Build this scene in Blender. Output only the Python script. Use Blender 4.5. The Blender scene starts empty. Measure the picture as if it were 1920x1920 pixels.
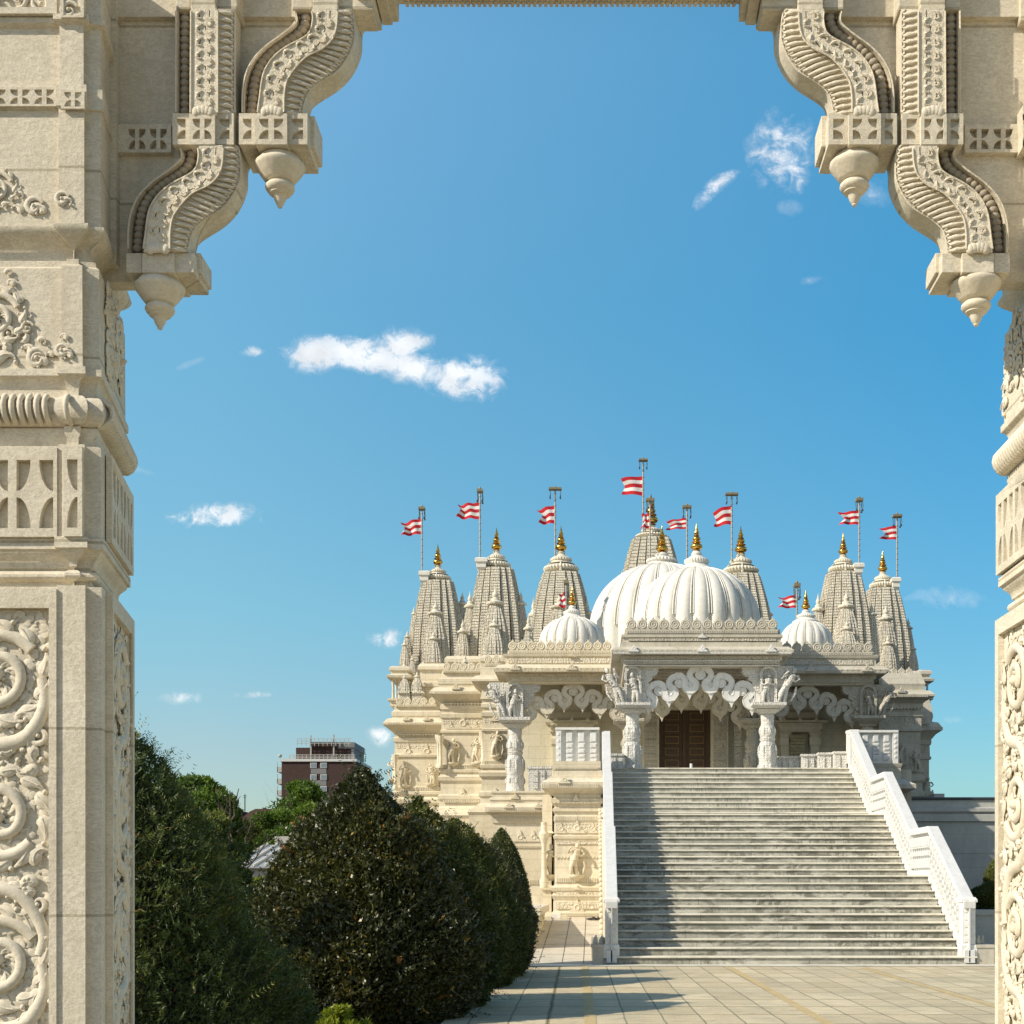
import bpy, bmesh, math, random
import numpy as np
from mathutils import Vector, Matrix
R = math.radians
random.seed(7)
rng = np.random.default_rng(11)
COL = bpy.context.scene.collection
# camera model: eye 1.6 m above the paving, looking along +Y with a shifted (level) lens
F, VX, HY, EYE = 2600.0, 1110.0, 1660.0, 1.6
def X(px, d): return (px - VX) * d / F
def Z(py, d): return EYE + (HY - py) * d / F

# ------------------------------------------------------------------ materials
def nt(name):
    m = bpy.data.materials.new(name); m.use_nodes = True
    t = m.node_tree
    b = t.nodes['Principled BSDF']
    return m, t, b
def N(t, typ, **kw):
    n = t.nodes.new(typ)
    for k, v in kw.items():
        if k in n.inputs.keys() if isinstance(k, str) else False: n.inputs[k].default_value = v
        else: setattr(n, k, v)
    return n
def noise(t, vec, scale, detail=4, rough=.55, dist=0):
    n = t.nodes.new('ShaderNodeTexNoise'); n.inputs['Scale'].default_value = scale
    n.inputs['Detail'].default_value = detail; n.inputs['Roughness'].default_value = rough
    n.inputs['Distortion'].default_value = dist
    if vec is not None: t.links.new(vec, n.inputs['Vector'])
    return n.outputs['Fac']
def ramp(t, fac, stops):
    r = t.nodes.new('ShaderNodeValToRGB'); el = r.color_ramp.elements
    while len(el) < len(stops): el.new(.5)
    for e, (p, c) in zip(el, stops):
        e.position = p; e.color = (c if len(c) == 4 else (*c, 1)) if hasattr(c, '__len__') else (c, c, c, 1)
    t.links.new(fac, r.inputs['Fac']); return r.outputs['Color']
def mixc(t, fac, a, b, mode='MIX'):
    m = t.nodes.new('ShaderNodeMix'); m.data_type = 'RGBA'; m.blend_type = mode
    for s, v in ((0, fac), (6, a), (7, b)):
        if hasattr(v, 'is_linked'): t.links.new(v, m.inputs[s])
        elif s == 0: m.inputs[0].default_value = v
        else: m.inputs[s].default_value = (*v, 1) if len(v) == 3 else v
    return m.outputs[2]
def math_(t, op, a, b=None, c=None, clamp=False):
    m = t.nodes.new('ShaderNodeMath'); m.operation = op; m.use_clamp = clamp
    for i, v in enumerate((a, b, c)):
        if v is None: continue
        if hasattr(v, 'is_linked'): t.links.new(v, m.inputs[i])
        else: m.inputs[i].default_value = v
    return m.outputs[0]
def coords(t, scale=(1, 1, 1), which='Object'):
    c = t.nodes.new('ShaderNodeTexCoord'); mp = t.nodes.new('ShaderNodeMapping')
    mp.inputs['Scale'].default_value = scale
    t.links.new(c.outputs[which], mp.inputs['Vector']); return mp.outputs['Vector']
def pos(t, scale=(1, 1, 1)):
    c = t.nodes.new('ShaderNodeNewGeometry'); mp = t.nodes.new('ShaderNodeMapping')
    mp.inputs['Scale'].default_value = scale
    t.links.new(c.outputs['Position'], mp.inputs['Vector']); return mp.outputs['Vector']
def bump(t, b, h, strength=.5, dist=.02, prev=None):
    n = t.nodes.new('ShaderNodeBump'); n.inputs['Strength'].default_value = strength
    n.inputs['Distance'].default_value = dist; t.links.new(h, n.inputs['Height'])
    if prev is not None: t.links.new(prev, n.inputs['Normal'])
    t.links.new(n.outputs['Normal'], b.inputs['Normal']); return n.outputs['Normal']

def stone(name, c1, c2, dirt=(.28, .25, .2), fine=30., dirt_amt=.35, rough=.75, carve=0., carve_scale=9., bs=.25, blocks=None, vein=0., streak=3.):
    m, t, b = nt(name)
    p = pos(t)
    f1 = noise(t, p, fine * .12, 5, .6)
    base = mixc(t, ramp(t, f1, [(.35, 0.), (.65, 1.)]), c1, c2)
    # grey weathering drawn down the face by rain
    ps = pos(t, (streak, streak, streak * .28))
    s1 = noise(t, ps, 1.3, 6, .68)
    base = mixc(t, math_(t, 'MULTIPLY', ramp(t, s1, [(.5, 0.), (.74, 1.)]), dirt_amt), base, dirt)
    f2 = noise(t, p, fine, 6, .7)
    base = mixc(t, 1.0, base, ramp(t, f2, [(.3, .87), (.6, 1.0)]), 'MULTIPLY')
    if vein:
        v = noise(t, pos(t, (1., 1., 2.6)), fine * .35, 7, .72, 1.4)
        v = ramp(t, v, [(.455, 0.), (.49, 1.), (.53, 0.)])
        base = mixc(t, math_(t, 'MULTIPLY', v, vein), base, dirt)
    if blocks:
        bw, bh = blocks
        br = t.nodes.new('ShaderNodeTexBrick')
        mp = pos(t); cx = t.nodes.new('ShaderNodeSeparateXYZ'); t.links.new(mp, cx.inputs[0])
        cb = t.nodes.new('ShaderNodeCombineXYZ')
        t.links.new(math_(t, 'ADD', cx.outputs[0], cx.outputs[1]), cb.inputs[0]); t.links.new(cx.outputs[2], cb.inputs[1])
        t.links.new(cb.outputs[0], br.inputs['Vector'])
        br.inputs['Scale'].default_value = 1.; br.inputs['Brick Width'].default_value = bw; br.inputs['Row Height'].default_value = bh
        br.inputs['Mortar Size'].default_value = .006; br.inputs['Mortar Smooth'].default_value = .2
        br.inputs['Color1'].default_value = (1, 1, 1, 1); br.inputs['Color2'].default_value = (.93, .93, .92, 1); br.inputs['Mortar'].default_value = (.66, .64, .58, 1)
        base = mixc(t, 1.0, base, br.outputs['Color'], 'MULTIPLY')
    t.links.new(base, b.inputs['Base Color']); b.inputs['Roughness'].default_value = rough
    b.inputs['Specular IOR Level'].default_value = .25
    n = bump(t, b, f2, bs, .006)
    if carve:
        # chiselled ornament: rosettes inside a grid of small square fields
        v = t.nodes.new('ShaderNodeTexVoronoi'); v.inputs['Scale'].default_value = carve_scale; v.inputs['Randomness'].default_value = .35
        t.links.new(p, v.inputs['Vector'])
        v2 = t.nodes.new('ShaderNodeTexVoronoi'); v2.inputs['Scale'].default_value = carve_scale * 2.7; v2.inputs['Randomness'].default_value = .8
        t.links.new(p, v2.inputs['Vector'])
        sep = t.nodes.new('ShaderNodeSeparateXYZ'); t.links.new(p, sep.inputs[0])
        wx = math_(t, 'SINE', math_(t, 'MULTIPLY', math_(t, 'ADD', sep.outputs[0], sep.outputs[1]), carve_scale * 3.1))
        wz = math_(t, 'SINE', math_(t, 'MULTIPLY', sep.outputs[2], carve_scale * 3.6))
        g = math_(t, 'MULTIPLY', math_(t, 'MAXIMUM', wx, wz), .2)
        h = math_(t, 'ADD', math_(t, 'ADD', math_(t, 'MULTIPLY', v.outputs['Distance'], -1.3), g), math_(t, 'MULTIPLY', v2.outputs['Distance'], -1.0))
        bump(t, b, h, carve, .05, n)
    return m

M = {}
M['arch'] = stone('arch_limestone', (.66, .59, .455), (.75, .68, .545), (.42, .37, .29), fine=42, dirt_amt=.5, vein=.7, streak=3.2, bs=.6, blocks=(4.1, .74))
M['arch_carved'] = stone('arch_limestone_carved', (.67, .60, .465), (.74, .67, .54), (.40, .35, .27), fine=40, dirt_amt=.45, bs=.5, vein=.3)
M['arch_chisel'] = stone('arch_limestone_chiselled', (.66, .59, .455), (.73, .66, .53), (.38, .33, .25), fine=44, dirt_amt=.5, bs=.5, vein=.3, carve=.16, carve_scale=46.)
M['arch_dark'] = stone('arch_limestone_shaded', (.33, .28, .21), (.42, .36, .27), (.2, .17, .13), fine=34, dirt_amt=.4, bs=.4)  # darker copy of the arch stone; the sunk strip's shade is in its colour
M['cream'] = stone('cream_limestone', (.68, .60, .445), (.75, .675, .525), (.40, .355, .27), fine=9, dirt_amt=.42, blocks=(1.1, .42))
M['cream_carved'] = stone('cream_limestone_carved', (.66, .585, .44), (.73, .655, .51), (.34, .30, .23), fine=12, dirt_amt=.4, carve=.7, carve_scale=10.5)
M['spire'] = stone('spire_limestone', (.66, .605, .49), (.74, .69, .575), (.34, .32, .27), fine=12, dirt_amt=.55, carve=.75, carve_scale=11.)
M['grey'] = stone('weathered_limestone', (.52, .48, .39), (.60, .56, .47), (.30, .28, .23), fine=9, dirt_amt=.45, blocks=(1.1, .42))  # greyer copy of the cream stone; portico and right-side shade put into colour
M['grey_carved'] = stone('weathered_limestone_carved', (.50, .465, .38), (.60, .56, .47), (.27, .25, .21), fine=12, dirt_amt=.45, carve=.7, carve_scale=11.)  # carved version, with the same shade put into the colour
M['porchwall'] = stone('porch_limestone', (.66, .61, .47), (.72, .67, .54), (.40, .37, .29), fine=9, dirt_amt=.35, blocks=(.9, .45))
M['marble'] = stone('white_marble', (.70, .69, .65), (.78, .775, .75), (.40, .40, .37), fine=10, dirt_amt=.4, rough=.5)
M['marble_carved'] = stone('white_marble_carved', (.66, .64, .585), (.75, .73, .68), (.32, .32, .30), fine=12, dirt_amt=.45, carve=.65, carve_scale=13., rough=.6)
M['rail'] = stone('bright_marble', (.63, .625, .605), (.69, .685, .665), (.42, .41, .385), fine=10, dirt_amt=.25, rough=.5)
M['dome'] = stone('dome_plaster', (.70, .675, .605), (.755, .735, .67), (.42, .40, .35), fine=8, dirt_amt=.38, rough=.6, streak=1.2)
M['wall_grey'] = stone('grey_wall_stone', (.46, .46, .42), (.53, .53, .49), (.3, .3, .28), fine=8, dirt_amt=.3, blocks=(2.2, 1.1))
M['terrace'] = stone('terrace_slabs', (.55, .49, .39), (.62, .56, .45), (.3, .27, .22), fine=16, dirt_amt=.5)

def simple(name, c, rough=.6, metal=0., var=.15, scale=8., bs=.1):
    m, t, b = nt(name)
    f = noise(t, pos(t), scale, 5, .6)
    col = mixc(t, 1., c, ramp(t, f, [(.3, 1 - var), (.7, 1.)]), 'MULTIPLY')
    t.links.new(col, b.inputs['Base Color']); b.inputs['Roughness'].default_value = rough; b.inputs['Metallic'].default_value = metal
    bump(t, b, f, bs, .01)
    return m
M['cap'] = stone('cap_limestone', (.62, .57, .46), (.69, .645, .53), (.38, .35, .29), fine=10, dirt_amt=.45)
M['gold'] = simple('gilded_copper', (.75, .45, .10), .28, 1., .35, 6.)
M['pole'] = simple('galvanised_pole', (.36, .35, .31), .5, .5)
M['brassbar'] = simple('dark_bronze_bar', (.27, .235, .15), .5, .4)
M['red'] = simple('red_cloth', (.56, .012, .022), .85, 0, .25, 5.)
M['white_cloth'] = simple('white_cloth', (.78, .74, .72), .85, 0, .12, 5.)
M['wood'] = simple('dark_teak', (.085, .048, .022), .45, 0, .45, 14.)
M['brass'] = simple('brass_trim', (.40, .27, .10), .4, .6)
M['brick'] = simple('dark_brick', (.062, .030, .024), .85, 0, .35, 2.)
M['brick2'] = simple('red_brick_house', (.075, .035, .028), .85, 0, .35, 2.)
M['tile'] = simple('brown_roof_tile', (.10, .055, .04), .85, 0, .3, 3.)
M['glass'] = simple('window_glass', (.20, .26, .30), .1, 0, .2)
M['frame'] = simple('white_window_frame', (.62, .62, .60), .5)
M['concrete'] = simple('pale_concrete', (.45, .44, .41), .8)
M['greyclad'] = simple('grey_roof_cladding', (.20, .20, .20), .7)
M['darkmetal'] = simple('dark_steel', (.05, .055, .06), .5, .3)
M['roofmetal'] = simple('pale_metal_roof', (.36, .37, .37), .5, .2, .2, 3.)
M['bark'] = simple('bark', (.10, .075, .05), .9, 0, .4, 20., .5)
M['soil'] = simple('soil', (.055, .042, .03), .95, 0, .4, 8., .6)
M['shoe'] = simple('black_shoe', (.03, .025, .025), .5)
M['screen'] = simple('screen_panel', (.42, .37, .20), .5, 0, .5, 6.)
M['postwhite'] = simple('white_post_paint', (.7, .7, .68), .5)

# stair marble: pale risers with black algae hanging under each nosing
def stair_mat():
    m, t, b = nt('stair_marble')
    p = pos(t)
    f = noise(t, p, 1.1, 6, .6)
    base = mixc(t, ramp(t, f, [(.35, 0.), (.65, 1.)]), (.48, .46, .39), (.62, .595, .51))
    # algae hangs under every nosing and creeps out of the joints
    sep = t.nodes.new('ShaderNodeSeparateXYZ'); t.links.new(p, sep.inputs[0])
    fr = math_(t, 'FRACT', math_(t, 'DIVIDE', sep.outputs[2], .166))
    band = ramp(t, fr, [(.0, .5), (.10, .2), (.35, .16), (.55, .6), (.74, 1.), (1., .9)])
    s = noise(t, pos(t, (2.6, 1., 9.)), 1.5, 8, .78, .8)
    s0 = noise(t, pos(t, (.38, .5, .55)), 1.0, 4, .6)
    big = ramp(t, s0, [(.45, .0), (.60, 1.)])
    k1 = math_(t, 'MULTIPLY', ramp(t, math_(t, 'ADD', math_(t, 'MULTIPLY', s, 1.), math_(t, 'MULTIPLY', math_(t, 'SUBTRACT', s0, .5), .45)), [(.40, 0.), (.54, 1.)]), band)
    low = ramp(t, math_(t, 'DIVIDE', sep.outputs[2], 5.2), [(.0, 1.), (.62, .9), (.72, .4), (1., .25)])
    sp_ = noise(t, pos(t, (1.1, .6, 2.4)), 1.15, 7, .74, 1.2)
    patch = math_(t, 'MULTIPLY', ramp(t, sp_, [(.495, 0.), (.57, 1.)]), low)
    base = mixc(t, math_(t, 'MULTIPLY', patch, .85), base, (.12, .115, .085))
    base = mixc(t, math_(t, 'MULTIPLY', math_(t, 'MULTIPLY', k1, math_(t, 'ADD', low, .15), clamp=True), .95), base, (.06, .057, .035))
    s3 = noise(t, pos(t, (9., 7., 1.2)), 1.6, 6, .72)
    base = mixc(t, math_(t, 'MULTIPLY', ramp(t, s3, [(.46, 0.), (.60, .85)]), math_(t, 'ADD', math_(t, 'MULTIPLY', big, .95), .08)), base, (.13, .13, .09))
    s2 = noise(t, pos(t, (.5, .5, 2.2)), 1.0, 5, .62)
    base = mixc(t, ramp(t, s2, [(.45, 0.), (.66, .7)]), base, (.22, .22, .18))
    v = noise(t, pos(t, (1, 1, 3)), 3.2, 8, .7, 2.0)
    base = mixc(t, ramp(t, v, [(.475, 0.), (.50, .4), (.525, 0.)]), base, (.2, .2, .19))
    t.links.new(base, b.inputs['Base Color']); b.inputs['Roughness'].default_value = .55
    bump(t, b, noise(t, p, 40, 4, .6), .2, .004)
    return m
M['stair'] = stair_mat()
M['nosing'] = stone('stair_nosing_marble', (.66, .62, .51), (.76, .72, .61), (.22, .205, .15), fine=14, dirt_amt=.75, rough=.5, streak=1.5)

def leaf_mat(name, stops, rough=.5, spec=.4, trans=.25):
    m, t, b = nt(name)
    a = t.nodes.new('ShaderNodeAttribute'); a.attribute_name = 'tint'
    c = ramp(t, a.outputs['Fac'], stops)
    t.links.new(c, b.inputs['Base Color']); b.inputs['Roughness'].default_value = rough
    b.inputs['Specular IOR Level'].default_value = spec
    tr = t.nodes.new('ShaderNodeBsdfTranslucent'); t.links.new(mixc(t, 1., c, (1.3, 1.35, .7), 'MULTIPLY'), tr.inputs['Color'])
    mx = t.nodes.new('ShaderNodeMixShader'); mx.inputs[0].default_value = trans
    t.links.new(b.outputs[0], mx.inputs[1]); t.links.new(tr.outputs[0], mx.inputs[2])
    t.links.new(mx.outputs[0], t.nodes['Material Output'].inputs['Surface'])
    return m
M['yew'] = leaf_mat('yew_needles', [(0., (.042, .056, .021)), (.5, (.095, .125, .038)), (.80, (.16, .20, .05)), (.92, (.28, .27, .06)), (1., (.34, .13, .05))], .5, .35, .28)
M['glossy'] = leaf_mat('glossy_leaves', [(0., (.030, .036, .014)), (.55, (.070, .078, .026)), (.80, (.12, .115, .03)), (.90, (.26, .20, .035)), (1., (.30, .13, .03))], .42, .5, .15)
M['dense'] = leaf_mat('clipped_leaves', [(0., (.038, .052, .015)), (.6, (.08, .10, .024)), (.85, (.155, .155, .033)), (1., (.27, .19, .04))], .5, .3, .2)
M['olive'] = leaf_mat('olive_leaves', [(0., (.08, .10, .025)), (.6, (.16, .18, .05)), (1., (.27, .26, .09))], .5, .3, .35)
M['fresh'] = leaf_mat('fresh_leaves', [(0., (.045, .09, .016)), (.6, (.10, .17, .028)), (1., (.20, .26, .045))], .5, .3, .35)
M['lime'] = leaf_mat('lime_leaves', [(0., (.13, .17, .015)), (.6, (.24, .27, .025)), (1., (.36, .36, .05))], .5, .3, .35)
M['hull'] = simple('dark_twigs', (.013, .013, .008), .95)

# ------------------------------------------------------------------ mesh builder
class MB:
    def __init__(s): s.v = []; s.f = []; s.mi = []; s.cm = 0; s.vi = []; s.fi = []; s.k = 0
    def add(s, vs, fs):
        o = len(s.v); s.v += [tuple(p) for p in vs]; s.f += [tuple(i + o for i in f) for f in fs]; s.mi += [s.cm] * len(fs); s.vi += [s.k] * len(vs); s.fi += [s.k] * len(fs); s.k += 1
    def box(s, x0, x1, y0, y1, z0, z1):
        s.add([(x0, y0, z0), (x1, y0, z0), (x1, y1, z0), (x0, y1, z0), (x0, y0, z1), (x1, y0, z1), (x1, y1, z1), (x0, y1, z1)],
              [(0, 3, 2, 1), (4, 5, 6, 7), (0, 1, 5, 4), (1, 2, 6, 5), (2, 3, 7, 6), (3, 0, 4, 7)])
    def rings(s, rs, cap=True, closed=True):
        n = len(rs[0]); vs = [p for r in rs for p in r]; fs = []
        for k in range(len(rs) - 1):
            for i in range(n if closed else n - 1):
                j = (i + 1) % n
                fs.append((k * n + i, k * n + j, (k + 1) * n + j, (k + 1) * n + i))
        if cap:
            fs.append(tuple(range(n - 1, -1, -1))); fs.append(tuple((len(rs) - 1) * n + i for i in range(n)))
        s.add(vs, fs)
    def loft(s, plan, prof, cap=True):
        nrm = offs(plan)
        s.rings([[(x + nx * o, y + ny * o, z) for (x, y), (nx, ny) in zip(plan, nrm)] for o, z in prof], cap)
    def scaled(s, cx, cy, plan, ws):
        s.rings([[(cx + x * w, cy + y * w, z) for x, y in plan] for w, z in ws])
    def lathe(s, cx, cy, prof, seg=20, rib=0, ribd=0., rot=0.):
        rs = []
        for pr in prof:
            r, z = pr[0], pr[1]; k = pr[2] if len(pr) > 2 else 0.
            rs.append([(cx + math.cos(2 * math.pi * i / seg + rot) * r * (1 - k * (i % 2)), cy + math.sin(2 * math.pi * i / seg + rot) * r * (1 - k * (i % 2)), z) for i in range(seg)])
        s.rings(rs)
    def slab(s, poly, y0, y1):      # polygon in XZ, extruded along Y
        n = len(poly)
        s.rings([[(x, y0, z) for x, z in poly], [(x, y1, z) for x, z in poly]])
    def slab_yz(s, poly, x0, x1): s.rings([[(x0, y, z) for y, z in poly], [(x1, y, z) for y, z in poly]])
    def slab_xy(s, poly, z0, z1): s.rings([[(x, y, z0) for x, y in poly], [(x, y, z1) for x, y in poly]])
    def tube(s, pts, rad, seg=6, flat=None, cap=True):
        pts = [Vector(p) for p in pts]; n = len(pts)
        if not hasattr(rad, '__len__'): rad = [rad] * n
        rs = []; up = Vector((0, 0, 1)); prev = None
        for i, p in enumerate(pts):
            t = (pts[min(i + 1, n - 1)] - pts[max(i - 1, 0)])
            if t.length < 1e-9: t = Vector((0, 0, 1))
            t.normalize()
            if flat is not None: a = t.cross(Vector(flat)); 
            else: a = t.cross(up if abs(t.z) < .9 else Vector((0, 1, 0)))
            if a.length < 1e-6: a = prev or Vector((1, 0, 0))
            a.normalize()
            if prev is not None and a.dot(prev) < 0 and flat is None: a = -a
            prev = a; b = t.cross(a)
            k = .6 if flat is not None else 1.
            rs.append([tuple(p + a * math.cos(q * 2 * math.pi / seg) * rad[i] + b * math.sin(q * 2 * math.pi / seg) * rad[i] * k) for q in range(seg)])
        s.rings(rs, cap)
    def ball(s, c, r, seg=10, rows=6):
        if not hasattr(r, '__len__'): r = (r, r, r)
        rs = []
        for k in range(rows + 1):
            a = math.pi * (k / rows) - math.pi / 2; q = max(.02, math.cos(a))
            rs.append([(c[0] + r[0] * q * math.cos(2 * math.pi * i / seg), c[1] + r[1] * q * math.sin(2 * math.pi * i / seg), c[2] + r[2] * math.sin(a)) for i in range(seg)])
        s.rings(rs)
    def map(s, fn, start=0): s.v[start:] = [tuple(fn(*p)) for p in s.v[start:]]
    def build(s, name, mat, parent=None, smooth=38, bevel=0):
        me = bpy.data.meshes.new(name); me.from_pydata(s.v, [], s.f)
        mats = mat if isinstance(mat, (list, tuple)) else [mat]
        for m in mats: me.materials.append(m)
        if len(mats) > 1: me.polygons.foreach_set('material_index', s.mi)
        bm = bmesh.new(); bm.from_mesh(me); bmesh.ops.recalc_face_normals(bm, faces=bm.faces)
        bm.to_mesh(me); bm.free()
        if smooth:
            me.polygons.foreach_set('use_smooth', [True] * len(me.polygons)); me.set_sharp_from_angle(angle=R(smooth))
        o = bpy.data.objects.new(name, me); COL.objects.link(o)
        if parent: o.parent = parent
        if bevel:
            bv = o.modifiers.new('bevel', 'BEVEL'); bv.width = bevel; bv.segments = 2; bv.limit_method = 'ANGLE'; bv.angle_limit = R(40)
            bv.harden_normals = False
        return o
def offs(plan):
    n = len(plan); out = []
    for i in range(n):
        p0, p1, p2 = plan[i - 1], plan[i], plan[(i + 1) % n]
        d1 = Vector((p1[0] - p0[0], p1[1] - p0[1])).normalized(); d2 = Vector((p2[0] - p1[0], p2[1] - p1[1])).normalized()
        n1 = Vector((d1.y, -d1.x)); n2 = Vector((d2.y, -d2.x)); m = n1 + n2
        if m.length < 1e-6: m = n1.copy()
        else: m = m / max(.35, m.dot(n1))
        out.append((m.x, m.y))
    return out
def plate(mb, outer, holes, thick, fn):
    """flat plate with real openings; fn maps (u, v, height) to world"""
    cu = bpy.data.curves.new('tmp', 'CURVE'); cu.dimensions = '2D'; cu.fill_mode = 'BOTH'; cu.extrude = thick / 2
    for poly in [outer] + holes:
        sp = cu.splines.new('POLY'); sp.points.add(len(poly) - 1); sp.use_cyclic_u = True
        for q, (u, v) in zip(sp.points, poly): q.co = (u, v, 0, 1)
    o = bpy.data.objects.new('tmp', cu); COL.objects.link(o)
    dg = bpy.context.evaluated_depsgraph_get(); me = bpy.data.meshes.new_from_object(o.evaluated_get(dg))
    mb.add([fn(v.co.x, v.co.y, v.co.z + thick / 2) for v in me.vertices], [tuple(p.vertices) for p in me.polygons])
    bpy.data.objects.remove(o); bpy.data.curves.remove(cu); bpy.data.meshes.remove(me)
WP = {}
def tag(o, label=None, cat=None, group=None, kind=None):
    if label: o['label'] = label
    if cat: o['category'] = cat
    if group: o['group'] = group
    if kind: o['kind'] = kind
    return o
def empty(name, loc, label=None, cat=None, group=None, kind=None):
    o = bpy.data.objects.new(name, None); o.empty_display_size = .3; COL.objects.link(o); o.location = loc
    WP[o.name] = Vector(loc)
    return tag(o, label, cat, group, kind)
def pieces(mb):
    """split a builder into pieces that stand clearly apart, so each becomes a part of its own"""
    if mb.k < 2 or mb.k > 900 or len(mb.vi) != len(mb.v): return [mb]
    P_ = np.array(mb.v); vi = np.array(mb.vi); k = mb.k
    lo = np.full((k, 3), 1e9); hi = np.full((k, 3), -1e9); np.minimum.at(lo, vi, P_); np.maximum.at(hi, vi, P_)
    size = np.maximum(hi - lo, 0).max(axis=1)
    gap = np.maximum(0, np.maximum(lo[:, None] - hi[None], lo[None] - hi[:, None]))
    near = np.sqrt((gap ** 2).sum(2)) <= np.maximum(.02, .5 * np.maximum(size[:, None], size[None]))
    grp = -np.ones(k, int); g = 0
    for i in range(k):
        if grp[i] >= 0: continue
        st = [i]; grp[i] = g
        while st:
            j = st.pop()
            for q in np.nonzero(near[j] & (grp < 0))[0]: grp[q] = g; st.append(q)
        g += 1
    if g == 1 or g > 60: return [mb]
    out = []
    fi = np.array(mb.fi)
    for q in range(g):
        m = MB(); idx = np.nonzero(grp[vi] == q)[0]
        if not len(idx): continue
        new = {int(o): n for n, o in enumerate(idx)}
        m.v = [mb.v[i] for i in idx]; fs = np.nonzero(grp[fi] == q)[0]
        m.f = [tuple(new[v] for v in mb.f[i]) for i in fs]; m.mi = [mb.mi[i] for i in fs]
        if m.f: out.append(m)
    return out
def part(mb, name, mat, parent, label=None, **kw):
    ps = pieces(mb); first = None
    for p in ps:
        o = _part(p, name, mat, parent, label, **kw); first = first or o
    return first
def _part(mb, name, mat, parent, label=None, **kw):      # parts are modelled in world space and keep their place
    o = mb.build(name, mat, None, **kw); WP[o.name] = Vector((0, 0, 0))
    o.parent = parent; o.matrix_parent_inverse = Matrix.Translation(-WP[parent.name])
    if label: o['label'] = label
    return o
def thing(mb, name, mat, label, cat, group=None, kind=None, **kw):      # a thing of one mesh
    return tag(mb.build(name, mat, None, **kw), label, cat, group, kind)
# ================================================================== FOREGROUND ARCHWAY
AD = 5.5
def P(px, py, d): return (X(px, d), Z(py, d))
def prof_px(lst, d=AD): return [(o, Z(y, d)) for o, y in lst]
arch = empty('archway', (0, AD, 0), 'carved cream limestone archway framing the whole view, with scrolled brackets and hanging pendants', 'archway')

def resamp(pts, n):
    P_ = [Vector(p) for p in pts]
    # Catmull-Rom smoothing then even spacing
    out = []
    for i in range(len(P_) - 1):
        p0 = P_[max(i - 1, 0)]; p1 = P_[i]; p2 = P_[i + 1]; p3 = P_[min(i + 2, len(P_) - 1)]
        for k in range(8):
            t = k / 8
            out.append(.5 * ((2 * p1) + (p2 - p0) * t + (2 * p0 - 5 * p1 + 4 * p2 - p3) * t * t + (3 * p1 - p0 - 3 * p2 + p3) * t ** 3))
    out.append(P_[-1])
    L = [0]
    for a, b in zip(out, out[1:]): L.append(L[-1] + (b - a).length)
    res = []; j = 0
    for i in range(n):
        t = L[-1] * i / (n - 1)
        while j < len(L) - 2 and L[j + 1] < t: j += 1
        k = (t - L[j]) / max(1e-9, L[j + 1] - L[j]); res.append(out[j].lerp(out[j + 1], k))
    return res
def arc_pts(cu, cv, ru, rv, a0, a1, n): return [(cu + ru * math.cos(R(a0 + (a1 - a0) * i / n)), cv + rv * math.sin(R(a0 + (a1 - a0) * i / n))) for i in range(n + 1)]
def fan_hole(u0, v0, w, h, flipx, flipv):
    # straight edge one side, quarter curve on the other
    pts = [(0., 1.), (0., 0.)] + [(math.cos(a), math.sin(a)) for a in [math.pi / 2 * i / 7 for i in range(0, 8)]][:-1]
    out = []
    for a, b in pts:
        if flipx: a = 1 - a
        if flipv: b = 1 - b
        out.append((u0 + a * w, v0 + b * h))
    return out
def band_holes(u0, u1, v0, v1, n, margin=.12, start=0):
    """two rows of fan shaped openings, mirrored column by column (hourglass bars)"""
    hs = []; w = (u1 - u0) / n; H = v1 - v0
    for i in range(n):
        a = u0 + w * (i + .2); hh = H * .5 - H * .045
        fx = (i + start) % 2 == 0
        hs.append(fan_hole(a, v0, w * .62, hh, fx, False))
        hs.append(fan_hole(a, v1 - hh, w * .62, hh, fx, True))
    return hs
def hook(mb, fn, u, v, s, ang=0., mir=1, w=.012, turns=1.25, leaf=True):
    """a curled acanthus hook: a stem that rolls into a small volute"""
    pts = []; rad = []
    n = 15
    for i in range(n + 1):
        k = i / n; th = k * turns * 2 * math.pi; r = s * (1 - k) ** .8 * .55 + s * .05
        a, b = (r * math.cos(th) - s * .3) * mir, r * math.sin(th)
        ca, sa = math.cos(ang), math.sin(ang)
        pts.append((u + a * ca - b * sa, v + a * sa + b * ca)); rad.append(s * (.07 + .11 * math.sin(math.pi * min(1, k * 1.2 + .1))))
    st = len(mb.v); mb.tube([(a, 0, b) for a, b in pts], rad, 7, flat=(0, 1, 0))
    mb.map(lambda x, y, z: fn(x, z, w + y * 1.1), st)
    st = len(mb.v); e = pts[-1]; mb.ball((e[0], 0, e[1]), s * .13, 8, 5); mb.map(lambda x, y, z: fn(x, z, w * 1.3 + y), st)
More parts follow.
